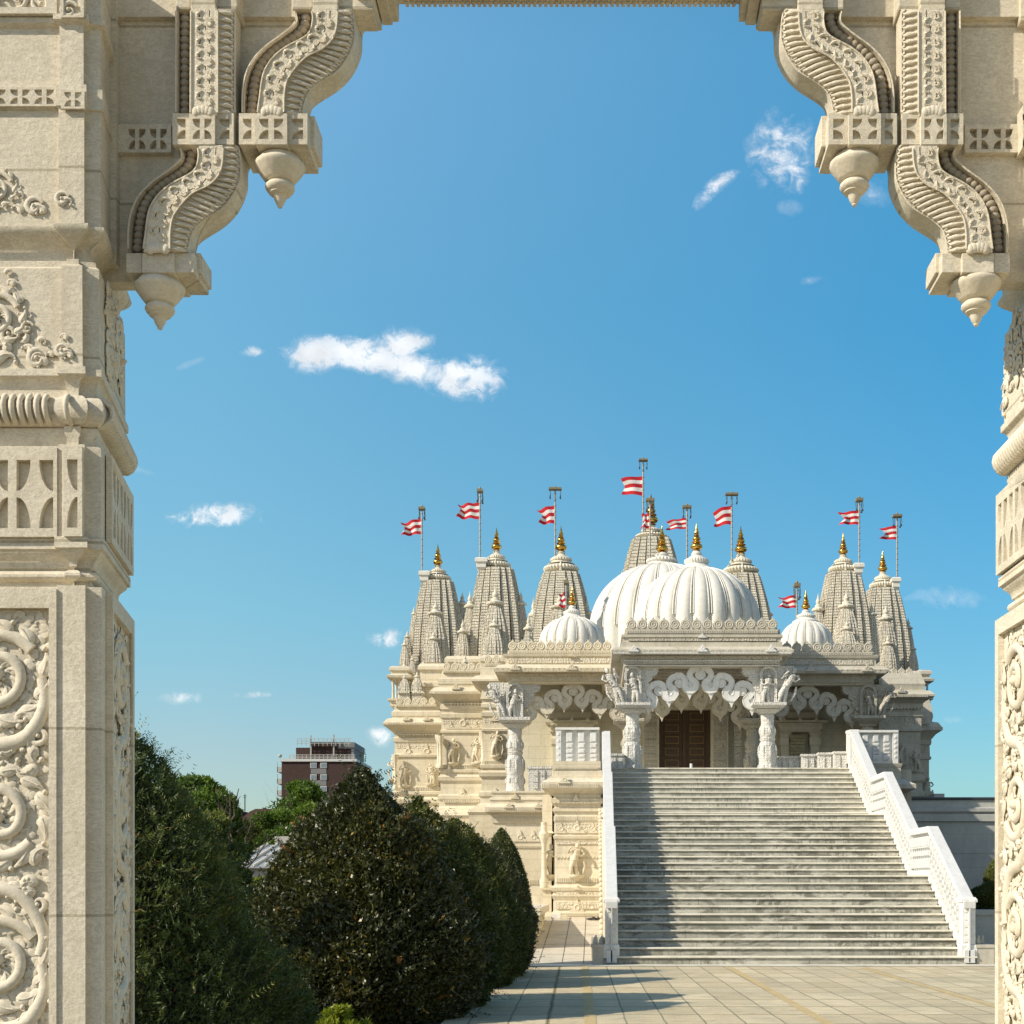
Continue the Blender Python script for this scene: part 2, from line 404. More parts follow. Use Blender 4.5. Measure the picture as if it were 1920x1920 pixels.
def leaf(mb, fn, u, v, ln, wd, ang, bend=.5, w=.012, low=False):
    """flat carved leaf with a raised midrib and a rolled tip"""
    pts = []; rad = []; a = ang; x, y = u, v; n = 8
    prof = (.35, .8, 1., .98, .85, .66, .45, .3, .16)
    for i in range(n + 1):
        pts.append((x, 0, y)); rad.append(wd * .5 * prof[i]); a += bend * (.5 + i / n) / n * 2; x += math.cos(a) * ln / n; y += math.sin(a) * ln / n
    st = len(mb.v); mb.tube(pts, rad, 5 if low else 8, flat=(0, 1, 0)); mb.map(lambda p, q, r: fn(p, r, w + q * .55), st)
    if low: return
    st = len(mb.v); mb.tube(pts[1:7], [wd * .06] * 6, 5, flat=(0, 1, 0)); mb.map(lambda p, q, r: fn(p, r, w + wd * .16 + q), st)
    st = len(mb.v); mb.ball((x, 0, y), wd * .20, 8, 5); mb.map(lambda p, q, r: fn(p, r, w * 1.2 + q), st)
def scroll(mb, fn, u, v, r, mir=1, w=.014, ph=0.):
    """one big vine roundel: a broad stem, a chain of overlapping leaves outside, a lobed leaf curling in"""
    n = 40; pts = []; rad = []
    for i in range(n + 1):
        k = i / n; th = ph + mir * k * 2 * math.pi * 1.5; q = r * (1 - .80 * k ** 1.15)
        pts.append((u + q * math.cos(th), v + q * math.sin(th))); rad.append(r * (.15 - .03 * k))
    st = len(mb.v); mb.tube([(a, 0, b) for a, b in pts], rad, 8, flat=(0, 1, 0)); mb.map(lambda x, y, z: fn(x, z, w + y * 1.1), st)
    for i in range(12):
        th = ph + mir * (.1 + i * .5); q = r * 1.06
        leaf(mb, fn, u + q * math.cos(th), v + q * math.sin(th), r * .62, r * .34, th + mir * 1.15, -mir * .15 + mir * .5, w * 1.05)
    for i in range(7):
        th = ph + mir * (4.4 + i * .62); q = r * (.62 - .05 * i)
        leaf(mb, fn, u + q * math.cos(th), v + q * math.sin(th), r * .42, r * .26, th + math.pi - mir * .9, mir * .9, w * .85)
    st = len(mb.v); mb.ball((u, 0, v), (r * .16, .03, r * .16), 10, 6); mb.map(lambda x, y, z: fn(x, z, w + y), st)
def vine(mb, fn, uc, u0, u1, v0, v1, r, period, w=.014, seed=0):
    rr = random.Random(seed); k = 0; v = v1 - r * 1.5
    for q in range(int((u1 - u0) * (v1 - max(v0, 1.)) * 700)):       # a dense bed of small leaves behind the big ones
        leaf(mb, fn, rr.uniform(u0, u1), rr.uniform(max(v0, 1.), v1), r * .36, r * .20, rr.uniform(0, 6.28), rr.choice((-1.6, 1.6)), w * .25, True)
    while v > v0 - r:
        m = 1 if k % 2 == 0 else -1
        scroll(mb, fn, uc, v, r, m, w, ph=.6 * m + rr.uniform(-.15, .15))
        vm = v - period / 2
        st = len(mb.v)
        sm_ = resamp([(uc + m * r * 1.05, v - r * .1), (uc + m * r * 1.1, v - r * .8), (uc + m * .6 * r, vm + r * .15), (uc - m * .5 * r, vm - r * .15), (uc - m * r * 1.08, v - period + r * .7), (uc - m * r * 1.0, v - period + r * .1)], 26)
        mb.tube([(p.x, 0, p.y) for p in sm_], [r * (.12 + .07 * math.sin(math.pi * i_ / 25)) for i_ in range(26)], 8, flat=(0, 1, 0))
        if 0: mb.tube([(uc + m * r * 1.05, 0, v - r * .1), (uc + m * r * 1.1, 0, v - r * .8), (uc + m * .6 * r, 0, vm + r * .15), (uc - m * .5 * r, 0, vm - r * .15), (uc - m * r * 1.08, 0, v - period + r * .7), (uc - m * r * 1.0, 0, v - period + r * .1)], [r * .12, r * .16, r * .19, r * .19, r * .16, r * .12], 8, flat=(0, 1, 0))
        mb.map(lambda x, y, z: fn(x, z, w * .9 + y * 1.1), st)
        for side in (-1, 1):
            ue = u1 - r * .30 if side > 0 else u0 + r * .30
            for vv, an, sc_ in ((vm + r * .55, 1.9, .75), (vm + r * .1, 2.3, .6), (vm - r * .45, -1.9, .75), (vm - r * .05, -2.6, .55)):
                leaf(mb, fn, ue - side * rr.uniform(0, .15) * r, vv, r * sc_, r * .36, (an if side > 0 else math.pi - an) + rr.uniform(-.2, .2), side * rr.choice((-1.6, 1.6)), w)
            hook(mb, fn, ue - side * r * .1, vm + side * m * r * .3, r * .42, rr.uniform(0, 6), side, w * 1.1)
        for q in range(5):
            a = rr.uniform(0, 6.28)
            leaf(mb, fn, uc + rr.uniform(-.8, .8) * r, vm + rr.uniform(-.28, .28) * r, r * .45, r * .28, a, rr.choice((-1.3, 1.3)), w * 1.2)
        v -= period; k += 1
def cyma(o0, y0, o1, y1, n=7, kind='round'):
    out = []
    for i in range(n + 1):
        k = i / n
        if kind == 'round': out.append((o0 + (o1 - o0) * math.sin(math.pi * k), y0 + (y1 - y0) * (1 - math.cos(math.pi * k)) / 2))
        elif kind == 'cove': out.append((o0 + (o1 - o0) * (1 - math.cos(math.pi / 2 * k)), y0 + (y1 - y0) * math.sin(math.pi / 2 * k)))
        else: out.append((o0 + (o1 - o0) * (1 - math.cos(math.pi * k)) / 2, y0 + (y1 - y0) * k))
    return out

planL = [(X(-420, AD), AD), (X(110, AD), AD), (X(111, AD), 5.476), (X(160, 5.476), 5.476), (X(161, 5.50), 5.505), (X(192, 5.52), 5.512), (X(193, 5.53), 5.535), (X(241, 6.2), 6.2), (X(-700, 6.2), 6.2)]
XR = X(1876, 6.2)
planR = [(XR, 5.655), (XR + .035, 5.56), (XR + .035, 5.518), (XR + .13, 5.518), (XR + .13, AD), (3.4, AD), (3.4, 6.2), (XR, 6.2)]
pp = [(.06, 2440), (.06, 2120), (.03, 2110), (.03, 2060), (0, 2050), (0, 1100), (-.05, 1100), (-.05, 1090)] + cyma(-.05, 1087, -.022, 1066) + [(-.05, 1064), (-.038, 1060), (-.038, 1056)] \
   + cyma(-.036, 1054, -.004, 1031, kind='s') + [(.008, 1030), (.008, 1010), (-.004, 1008), (-.004, 836), (-.03, 834), (-.03, 820), (-.022, 812), (-.022, 800)] \
   + cyma(-.03, 797, .010, 741, 9) + [(-.03, 738), (-.03, 734)] + cyma(-.03, 732, -.003, 706, kind='cove') + [(.0, 704), (.0, 691), (-.012, 690), (-.014, 500), (-.03, 494), (-.03, 484), (-.05, 480), (-.05, 470)] \
   + cyma(-.05, 468, .012, 428, 8, 's') + [(.012, 426), (-.005, 425), (-.005, 206), (.004, 205), (.004, 166), (-.008, 165), (-.008, 52), (.012, 46), (.012, 36), (-.002, 34), (-.002, -130)]
for side, plan in ((-1, planL), (1, planR)):
    mb = MB(); mb.loft(plan, prof_px(pp))
    pil = part(mb, 'pillar', M['arch'], arch, smooth=30, bevel=.0035)
    # flat frames that stand proud of the shaft, carved fields sunk inside them
    fr = MB(); dk = MB(); sc = MB(); tor = MB()
    if side < 0:
        e0, e1 = X(-400, AD), X(111, AD) + .0015
        f_in = lambda u, v, h: (u, AD - h, v)
        uo = lambda px: X(px, AD - .03)
        zo = lambda y: Z(y, AD - .03)
        plate(fr, [(e0, .1), (e1, .1), (e1, zo(1104)), (e0, zo(1104))], [[(uo(-150), .2), (uo(92), .2), (uo(92), zo(1140)), (uo(-150), zo(1140))]], .034, f_in)
        vine(sc, f_in, uo(-8), uo(-150), uo(92), zo(2000), zo(1145), .165, .565, .013, 3)
        # hourglass lattice
        plate(fr, [(e0, zo(1006)), (e1, zo(1006)), (e1, zo(838)), (e0, zo(838))], band_holes(uo(-148), uo(107), zo(990), zo(862), 6, start=1), .028, f_in)
        f_in2 = lambda u, v, h: (u, 5.476 - h, v)
        plate(fr, [(X(120, 5.462), Z(1006, 5.462)), (X(155, 5.462), Z(1006, 5.462)), (X(155, 5.462), Z(838, 5.462)), (X(120, 5.462), Z(838, 5.462))], band_holes(X(120, 5.462), X(152, 5.462), Z(990, 5.462), Z(862, 5.462), 1, start=0), .02, f_in2)
        # reeds wrapped round the fat torus
        for px0, px1, yy in ((-150, 98, AD), (122, 152, 5.476)):
            for q in range(int((px1 - px0) / 15.5)):
                u = X(px0 + (q + .5) * 15.5, yy)
                pts = [(u + .004 * math.cos(math.pi * k / 8), yy + .03 - .062 * math.sin(math.pi * k / 8) - .006, Z(768 + 27 * math.cos(math.pi * k / 8), yy)) for k in range(9)]
                tor.tube(pts, [.004] + [.0115] * 7 + [.004], 6)
        # side (splayed) face panel
        ax0, ay0 = X(193, 5.53), 5.535; ax1, ay1 = X(241, 6.2), 6.2
        L = math.hypot(ax1 - ax0, ay1 - ay0); tx, ty = (ax1 - ax0) / L, (ay1 - ay0) / L; nx, ny = ty, -tx
    else:
        ax0, ay0 = XR, 5.655; ax1, ay1 = XR, 6.2
        L = .545; tx, ty = 0, 1; nx, ny = -1, 0
        e0, e1 = X(1960, AD), X(2500, AD)
        f_in = lambda u, v, h: (u, AD - h, v)
        plate(fr, [(XR + .13, .1), (3.3, .1), (3.3, Z(1104, AD)), (XR + .13, Z(1104, AD))], [[(XR + .2, .2), (3.0, .2), (3.0, Z(1140, AD)), (XR + .2, Z(1140, AD))]], .034, f_in)
    fs = lambda u, v, h: (ax0 + tx * u + nx * (h + .001), ay0 + ty * u + ny * (h + .001), v)
    zz = lambda y: Z(y, AD)
    a, b = (.06, L - .006) if side < 0 else (.01, L - .006)
    plate(fr, [(a, .1), (b, .1), (b, zz(1102)), (a, zz(1102))], [[(a + .035, .2), (b - .05, .2), (b - .05, zz(1135)), (a + .035, zz(1135))]], .026, fs)
    vine(sc, fs, (a + b) / 2, a + .05, b - .05, zz(2000), zz(1140), .15, .53, .013, 9 + side)
    plate(fr, [(a, zz(1006)), (b, zz(1006)), (b, zz(838)), (a, zz(838))], band_holes(a + .02, b - .02, zz(990), zz(862), 6), .022, fs)
    for q in range(int(L / .032)):
        u = .016 + q * .032
        pts = [fs(u, zz(768 + 27 * math.cos(math.pi * k / 8)), -.03 + .062 * math.sin(math.pi * k / 8)) for k in range(9)]
        tor.tube(pts, [.004] + [.0115] * 7 + [.004], 6)
    # capital block carving: big curl, side hooks
    if side < 0:
        fc = lambda u_, v_, h: (u_, AD + .012 - h, v_); kx = AD / F
        scroll(sc, fc, X(-8, AD), Z(592, AD), 44 * kx, 1, .010, .4)
        for (u, y, l_, w_, an, be) in ((60, 680, 40, 22, 1.9, -1.8), (52, 668, 34, 18, .6, 1.6), (86, 684, 34, 17, 1.7, 1.8), (40, 640, 26, 14, .2, 1.4), (30, 560, 20, 11, 1.0, -1.8), (36, 600, 22, 12, .2, 1.6), (24, 535, 22, 11, 1.2, 1.8), (8, 512, 20, 10, 1.4, -1.6), (10, 660, 36, 20, 1.1, 1.2), (-10, 682, 50, 22, 1.3, -1.2), (70, 640, 22, 12, 1.2, -1.5), (99, 668, 22, 10, 1.9, 1.6)):
            leaf(sc, fc, X(u, AD), Z(y, AD), l_ * kx, w_ * kx, an, be, .007)
        for (u, y, s_, an, mi) in ((78, 668, 26, .4, 1), (20, 632, 22, 2., -1), (56, 612, 16, .4, 1)): hook(sc, fc, X(u, AD), Z(y, AD), s_ * kx * 1.3, an, mi, .009)
        f5 = lambda u_, v_, h: (u_, 5.488 - h, v_)
        for (u, y, l_, w_, an, be) in ((128, 684, 34, 15, 1.8, -1.7), (146, 684, 26, 12, 1.5, 1.8), (136, 650, 20, 10, 1.2, 1.5)): leaf(sc, f5, X(u, 5.55), Z(y, 5.55), l_ * kx, w_ * kx, an, be, .006)
        hook(sc, f5, X(134, 5.55), Z(668, 5.55), 22 * kx, .4, 1, .008)
        fu = lambda u_, v_, h: (u_, AD + .004 - h, v_); f6 = lambda u_, v_, h: (u_, 5.480 - h, v_)
        scroll(sc, fu, X(-6, AD), Z(352, AD), 30 * kx, 1, .007, .4)
        for (u, y, l_, w_, an, be) in ((62, 402, 36, 18, 1.9, -1.8), (84, 400, 30, 14, 1.6, 1.7), (38, 400, 26, 14, 1.2, 1.4), (30, 366, 20, 10, 1.0, -1.5)): leaf(sc, fu, X(u, AD), Z(y, AD), l_ * kx, w_ * kx, an, be, .004)
        leaf(sc, f6, X(130, 5.55), Z(404, 5.55), 32 * kx, 14 * kx, 1.8, -1.7, .004); hook(sc, f6, X(136, 5.55), Z(388, 5.55), 24 * kx, .4, 1, .006); hook(sc, fu, X(72, AD), Z(384, AD), 30 * kx, .4, 1, .006)
        # lattice on the upper pier and carved frame at the top edge
        f_in = lambda u, v, h: (u, AD - h, v)
        plate(fr, [(e0, Z(203, AD)), (e1, Z(203, AD)), (e1, Z(168, AD)), (e0, Z(168, AD))], band_holes(X(-118, AD), X(108, AD), Z(199, AD), Z(172, AD), 10), .016, f_in)
        plate(fr, [(X(114, 5.462), Z(203, 5.462)), (X(158, 5.462), Z(203, 5.462)), (X(158, 5.462), Z(168, 5.462)), (X(114, 5.462), Z(168, 5.462))], band_holes(X(116, 5.462), X(156, 5.462), Z(199, 5.462), Z(172, 5.462), 2), .012, f_in2)
        plate(fr, [(e0, Z(34, AD)), (e1, Z(34, AD)), (e1, Z(-120, AD)), (e0, Z(-120, AD))], [[(X(-200, AD), Z(22, AD)), (X(92, AD), Z(22, AD)), (X(92, AD), Z(-100, AD)), (X(-200, AD), Z(-100, AD))]], .03, f_in)
        for (u, y, s_) in ((0, 0, 22), (36, 10, 18), (72, 6, 20), (20, -20, 26), (60, -22, 20)):
            hook(sc, f_in, X(u, AD), Z(y, AD), s_ * AD / F * 1.5, u * .3, 1, .012)
        plate(fr, [(X(114, 5.462), Z(34, 5.462)), (X(158, 5.462), Z(34, 5.462)), (X(158, 5.462), Z(-120, 5.462)), (X(114, 5.462), Z(-120, 5.462))], [[(X(120, 5.462), Z(30, 5.462)), (X(152, 5.462), Z(30, 5.462)), (X(152, 5.462), Z(-100, 5.462)), (X(120, 5.462), Z(-100, 5.462))]], .02, f_in2)
        hook(sc, f_in2, X(136, 5.462), Z(14, 5.462), .06, .5, 1, .01)
    for q in range(22):            # carved capital on the side face
        rr_ = random.Random(q + 50 * side); leaf(sc, fs, a + .06 + (q % 4) * .13 + rr_.uniform(-.02, .02), zz(515 + (q // 4) * 32 + (q % 2) * 12), .11, .055, rr_.uniform(.8, 2.4), rr_.choice((-1.7, 1.7)), -.006)
    for q in range(3): scroll(sc, fs, a + .14 + (q % 2) * .26, zz(540 + q * 50), .075, 1 if q % 2 else -1, -.004)
    part(fr, 'carved_frame', M['arch'], pil, smooth=30, bevel=.0025)
    part(sc, 'vine_relief', M['arch_carved'], pil, smooth=60)
    part(tor, 'reeded_band', M['arch_carved'], pil, smooth=60)

# ---- spandrel walls
def mir(px, s): return px if s < 0 else 2130 - px
def polyd(pts, s, d): return [(X(mir(a, s), d), Z(b, d)) for a, b in pts]
for s in (-1, 1):
    mb = MB()
    mb.slab(polyd([(150, -140), (720, -140), (668, 10), (628, 70), (575, 140), (548, 190), (548, 270), (440, 276), (425, 330), (350, 420), (335, 500), (335, 528), (150, 528)] if s < 0 else
                  [(-120, -140), (720, -140), (668, 10), (628, 70), (575, 140), (548, 190), (548, 270), (440, 276), (425, 330), (350, 420), (335, 500), (335, 528), (-120, 528)], s, 5.78), 5.78, 5.868)
    w = part(mb, 'spandrel_wall', M['arch'], arch, smooth=0)
    fr = MB()
    f = lambda u, v, h: (u, 5.78 - h, v)
    def q(l, r, t, b_): return [(X(mir(l, s), 5.76), Z(b_, 5.76)), (X(mir(r, s), 5.76), Z(b_, 5.76)), (X(mir(r, s), 5.76), Z(t, 5.76)), (X(mir(l, s), 5.76), Z(t, 5.76))]
    xa, xb = sorted((X(mir(222, s), 5.76), X(mir(322, s), 5.76)))
    xc = sorted((X(mir(238 if s < 0 else 228, s), 5.76), X(mir(318, s), 5.76)))
    plate(fr, q(222, 322, 235, 288), band_holes(xc[0], xc[1], Z(282, 5.76), Z(244, 5.76), 4), .03, f)
    plate(fr, q(208, 335, -140, 34), [], .03, f); plate(fr, q(440, 560, -140, 34), [], .03, f)
    if s < 0: plate(fr, q(200, 222, -140, 500), [], .045, f)
    else:
        plate(fr, q(-80, 221, -140, 48), [], .06, f)
        for l, r_ in ((196, 222), (-100, 196)): plate(fr, q(l, r_, 215, 290), band_holes(*sorted((X(mir(l + 4, s), 5.7), X(mir(r_ - 4, s), 5.7))), Z(284, 5.72), Z(222, 5.72), 1 if l > 0 else 10), .09, f)
        plate(fr, q(-100, 202, 290, 470), [], .055, f); plate(fr, q(-100, 206, 470, 508), [], .085, f); plate(fr, q(-100, 196, 60, 215), [], .05, f)
    part(fr, 'raised_band', M['arch'], w, smooth=0, bevel=.003)

# ---- scrolled brackets
SIL = [(700, -120), (690, 50), (680, 68), (678, 104), (662, 141), (636, 169), (599, 193), (584, 208), (579, 240)]
EDG = [(645, -60), (660, 16), (665, 47), (662, 86), (636, 130), (599, 154), (576, 177), (566, 216)]
RIB = [(628, -60), (633, 16), (628, 62), (607, 89), (573, 107), (545, 138), (534, 167), (532, 216)]
CEN = [(584, -60), (584, 16), (586, 39), (576, 65), (534, 89), (508, 112), (493, 141), (486, 188), (482, 216)]
ROP = [(548, -60), (550, 16), (554, 39), (534, 60), (495, 89), (469, 120), (456, 161), (454, 216)]
def clipc(pts, y0): return [p for p in pts if p[1] >= y0]
def bracket(s, dx, dy, y0, straight=False, windows=True, name='bracket', blk=None):
    """a corbel: rope strip, flat incised strip, leaf-fluted strip and plain edge, ending in a block"""
    n = 44
    def C(pts):
        pts = [(a, b) for a, b in pts if b >= y0]
        return [(a + dx, b + dy) for a, b in pts]
    if straight:
        sil = [(452, y0), (452, 216)]; edg = [(440, y0), (440, 216)]; rib = [(408, y0), (408, 216)]; cen = [(358, y0), (357, 216)]; rop = [(330, y0), (330, 216)]
        S, E_, Rb, Cn, Rp = (resamp(p, n) for p in (sil, edg, rib, cen, rop)); bl = (326, 357, 405, 440, 452); bt, bb = 217, 275
    else:
        S, E_, Rb, Cn, Rp = (resamp(C(p), n) for p in (SIL, EDG, RIB, CEN, ROP))
        bl = tuple(v + dx for v in (450, 480, 540, 578, 590)); bt, bb = blk or (217 + dy, 275 + dy)
    W = lambda p, d: (X(mir(p[0], s), d), d, Z(p[1], d))
    mb = MB()
    # body
    poly = [W(p, 5.868) for p in S] + [W(p, 5.78) for p in reversed(Rp)]
    front = [W(p, 5.74) for p in S] + [W(p, 5.74) for p in reversed(Rp)]
    back = [(a, 5.872, c) for a, _, c in [W(p, 5.868) for p in S] + [W(p, 5.70) for p in reversed(Rp)]]
    # the front of the plain edge stays level with the back contour (extruded straight)
    fr2 = [(b[0], 5.735, b[2]) for b in back]
    mb.rings([fr2, back])
    # stepped body under rib and central strips
    lo = [W(p, 5.655) for p in E_] + [W(p, 5.655) for p in reversed(Cn)]
    mb.rings([lo, [(a, 5.74, c) for a, _, c in lo]])
    def strip(A, da, B, db):
        a = [W(p, da) for p in A]; b = [W(p, db) for p in B]
        m = len(a); vs = a + b + [(x, 5.75, z) for x, _, z in a] + [(x, 5.75, z) for x, _, z in b]; fs = []
        for i in range(m - 1):
            fs += [(i, i + 1, m + i + 1, m + i), (2 * m + i, 3 * m + i, 3 * m + i + 1, 2 * m + i + 1), (i, 2 * m + i, 2 * m + i + 1, i + 1), (m + i, m + i + 1, 3 * m + i + 1, 3 * m + i)]
        fs += [(0, m, 3 * m, 2 * m), (m - 1, 3 * m - 1, 4 * m - 1, 2 * m - 1)]
        mb.add(vs, fs)
    strip(Cn, 5.628, Rb, 5.628)
    strip(Rb, 5.630, E_, 5.652)
    strip(Rp, 5.70, [Vector((p.x + 3, p.y)) for p in Rp], 5.66)
    br = part(mb, name, M['arch'], arch, smooth=35, bevel=.003)
    # leaf flutes
    fl = MB(); dk = MB()
    k = 21 if not straight else 16
    Rb2, E2, Cn2, Rp2 = (resamp([tuple(p) for p in c], k) for c in (Rb, E_, Cn, Rp))
    for i in range(k - 1):
        a = Rb2[i] * .5 + Rb2[i + 1] * .5; b = E2[i] * .5 + E2[i + 1] * .5
        p0 = a.lerp(b, .08); p1 = a.lerp(b, .5) + Vector((0, 2.)); p2 = a.lerp(b, .86) + Vector((0, 5.))
        fl.tube([W(p0, 5.628), W(p1, 5.636), W(p2, 5.645)], [.0045, .0095, .006], 6)
        fl.tube([W(a.lerp(b, .80) + Vector((0, -3)), 5.643), W(a.lerp(b, .95), 5.647)], [.006, .003], 5)
    for i in range(k - 1):        # lobed tips closing each flute, and a zigzag along the edge
        b0, b1 = E2[i], E2[i + 1]; a0 = Rb2[i].lerp(b0, .80); a1 = Rb2[i + 1].lerp(b1, .80); m_ = (a0 + a1) * .5 + (b0 + b1 - a0 - a1) * .35
        fl.tube([W(a0, 5.643), W(m_, 5.647), W(a1, 5.643)], [.0035] * 3, 4)
    for crv, dd_ in ((Cn, 5.612), (Rb, 5.612), (E_, 5.650), (Rp, 5.655)):
        fl.tube([W(p, dd_) for p in crv[1:-1]], [.0038] * (n - 2), 5)
    part(fl, 'leaf_fluting', M['arch_chisel'], br, smooth=60)
    # rope of overlapping buds in the sunk strip
    rp = MB()
    for i in range(k - 1):
        a = Rp2[i].lerp(Rp2[i + 1], .5); b = Cn2[i].lerp(Cn2[i + 1], .5)
        c = a.lerp(b, .62)
        w3 = W(c, 5.688); rp.ball(w3, (.021, .016, .017), 8, 5)
        c = a.lerp(b, .25); w3 = W(c, 5.693); rp.ball(w3, (.006, .008, .008), 6, 4)
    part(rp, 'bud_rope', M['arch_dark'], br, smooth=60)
    # incised flat strip: thin plate with crescent openings
    pl = MB(); mid = [p * .5 + q_ * .5 for p, q_ in zip(Cn, Rb)]
    holes = []
    m = 9 if not straight else 8
    mm = resamp([tuple(p) for p in mid], m * 2 + 1)
    def shp(c, t, n_, pts): return [(X(mir((c + t * a * 1.35 + n_ * b * .84).x, s), 5.615), Z((c + t * a * 1.35 + n_ * b * .84).y, 5.615)) for a, b in pts]
    for i in range(1, 2 * m - 1, 2):
        sc_ = 1.5; c = mm[i]; t = (mm[i + 1] - mm[i - 1]).normalized(); n_ = Vector((-t.y, t.x))
        j = (i // 2) % 3
        if j == 0: holes += [shp(c, t, n_, [(-5, 10), (0, 13), (5, 10), (4, 8), (0, 10), (-4, 8)]), shp(c, t, n_, [(-7, -13), (7, -12), (7, -9.5), (-7, -10.5)])]
        elif j == 1: holes += [shp(c, t, n_, [(-5, 2), (-2, -2), (3, -2), (5, 1), (2, -4.5), (-3, -4.5)]), shp(c, t, n_, [(-6, 14), (3, 9), (4, 10.5), (-5, 16)])]
        else: holes += [shp(c, t, n_, [(-4, 9), (2, 12), (6, 8), (5, 5.5), (1, 9), (-3, 6.5)]), shp(c, t, n_, [(-6, -11), (3, -14), (4, -11.5), (-5, -8.5)])]
    outer = [(X(mir(p.x, s), 5.615), Z(p.y, 5.615)) for p in [a.lerp(b, .04) for a, b in zip(Cn, Rb)]] + [(X(mir(p.x, s), 5.615), Z(p.y, 5.615)) for p in [a.lerp(b, .96) for a, b in zip(reversed(Cn), reversed(Rb))]]
    plate(pl, outer, holes, .013, lambda u, v, h: (u, 5.628 - h, v))
    for i in range(1, 2 * m - 1):
        c0 = mm[i]; t0 = (mm[i + 1] - mm[i - 1]).normalized(); n0 = Vector((-t0.y, t0.x)); sg = 1 if i % 2 else -1
        pts_ = [c0 + n0 * sg * 4 + t0 * -9, c0 + n0 * sg * 13 + t0 * -3, c0 + n0 * sg * 12 + t0 * 6, c0 + n0 * sg * 5 + t0 * 6]
        pl.tube([W(p_, 5.613) for p_ in resamp([tuple(q_) for q_ in pts_], 7)], [.0035, .006, .007, .007, .006, .005, .004], 5)
    part(pl, 'incised_band', M['arch_chisel'], br, smooth=40)
    # block with pierced fans
    bk = MB()
    for l, r_, d in ((bl[0], bl[1], 5.655), (bl[1], bl[2], 5.63), (bl[2], bl[3], 5.65), (bl[3] - 1, bl[4], 5.70)):
        xs = sorted((X(mir(l, s), d), X(mir(r_, s), d)))
        bk.box(xs[0], xs[1], d, 5.871 - (bl.index(r_)) * .0007, Z(bb, d), Z(bt, d))
        if windows and r_ != bl[4]:
            hs = band_holes(xs[0] + .004, xs[1] - .004, Z(bb - 10, d), Z(bt + 10, d), 2 if r_ == bl[2] else 1, start=0 if s < 0 else 1)
            plate(bk, [(xs[0], Z(bb, d)), (xs[1], Z(bb, d)), (xs[1], Z(bt, d)), (xs[0], Z(bt, d))], hs, .018, lambda u, v, h: (u, d - h, v))
    xs = sorted((X(mir(bl[0] + 10, s), 5.7), X(mir(bl[4] - 4, s), 5.78)))
    bk.box(xs[0], xs[1], 5.69, 5.86, Z(bb + 7, 5.7), Z(bb - 1, 5.7))
    part(bk, 'bracket_block', M['arch'], br, smooth=0, bevel=.003)
    # little lobed leaf where the strip meets the block
    lf = MB()
    for (yy, sg) in ((bt - 4, -1),):
        cx = (bl[1] + bl[2]) / 2
        for a in (-.8, -.4, 0, .4, .8):
            lf.ball(W((cx + math.sin(a) * 19, yy + sg * math.cos(a) * 10 + 4), 5.616), (.019, .010, .022), 8, 5)
    part(lf, 'leaf_tuft', M['arch_carved'], br, smooth=60)
    return br
def pendant(s, px, top, parent, d=5.72):
    cx = X(px, d); z = lambda y: Z(top + 2 + y, d); k = d / F
    pr = [(26, -6), (30, 0), (34, 4), (36, 9), (41, 14), (41.5, 18), (40, 22), (37, 27), (32, 35), (27, 42), (24, 46), (19, 47.5), (20.5, 50), (24, 54), (24.5, 58), (22, 63), (17.5, 66), (18, 68.5), (17, 71), (13, 72.5), (11.5, 76), (9.5, 82), (7, 87), (4.5, 90), (5, 92), (3, 94)]
    mb = MB(); mb.lathe(cx, d, [(r * k * (1.12 if r > 17 else 1.), z(y)) for r, y in reversed(pr)], 36)
    part(mb, 'pendant', M['arch_carved'], parent, smooth=45)
brs = {}
for s in (-1, 1):
    brs[s, 'A'] = bracket(s, 0, 0, 16)
    brs[s, 'B'] = bracket(s, -214, 256, 16, windows=False, blk=(474, 511))
    brs[s, 'C'] = bracket(s, 0, 0, 16, straight=True)
    # springing blocks above the strips
    mb = MB()
    for l, r_, d in ((548, 586, 5.66), (586, 634, 5.628), (634, 700, 5.655), (330, 357, 5.66), (357, 405, 5.628), (405, 445, 5.655)):
        xs = sorted((X(mir(l, s), d), X(mir(r_, s), d))); mb.box(xs[0], xs[1], d, 5.80 + .0007 * (l % 7), Z(18, d), Z(-140, d))
    for l, r_, t, d0, d1 in ((664, 700, 58, 5.63, 5.868), (700, 720, 48, 5.60, 5.85), (720, 734, 42, 5.64, 5.867)):
        xs = sorted((X(mir(l, s), d0), X(mir(r_, s), d0)));  mb.box(xs[0], xs[1], d0, d1, Z(t, d1), Z(-140, d1))
    part(mb, 'springing_block', M['arch'], arch, smooth=0, bevel=.004)
pendant(-1, 525, 294, brs[-1, 'A']); pendant(-1, 300, 522, brs[-1, 'B'])
pendant(1, 1602, 291, brs[1, 'A']); pendant(1, 1830, 516, brs[1, 'B'])
mb = MB()
for z0, d0, d1 in ((8, 5.60, 5.868), (0, 5.66, 5.90), (-8, 5.56, 5.80)):
    mb.box(X(700, 5.8), X(1430, 5.8), d0, d1, Z(z0, d1), Z(-150, d1))
for i in range(60): mb.box(X(760 + i * 10.4, 5.86), X(766 + i * 10.4, 5.86), 5.845, 5.878, Z(11, 5.87), Z(4, 5.87))
part(mb, 'lintel', M['arch'], arch, smooth=0)
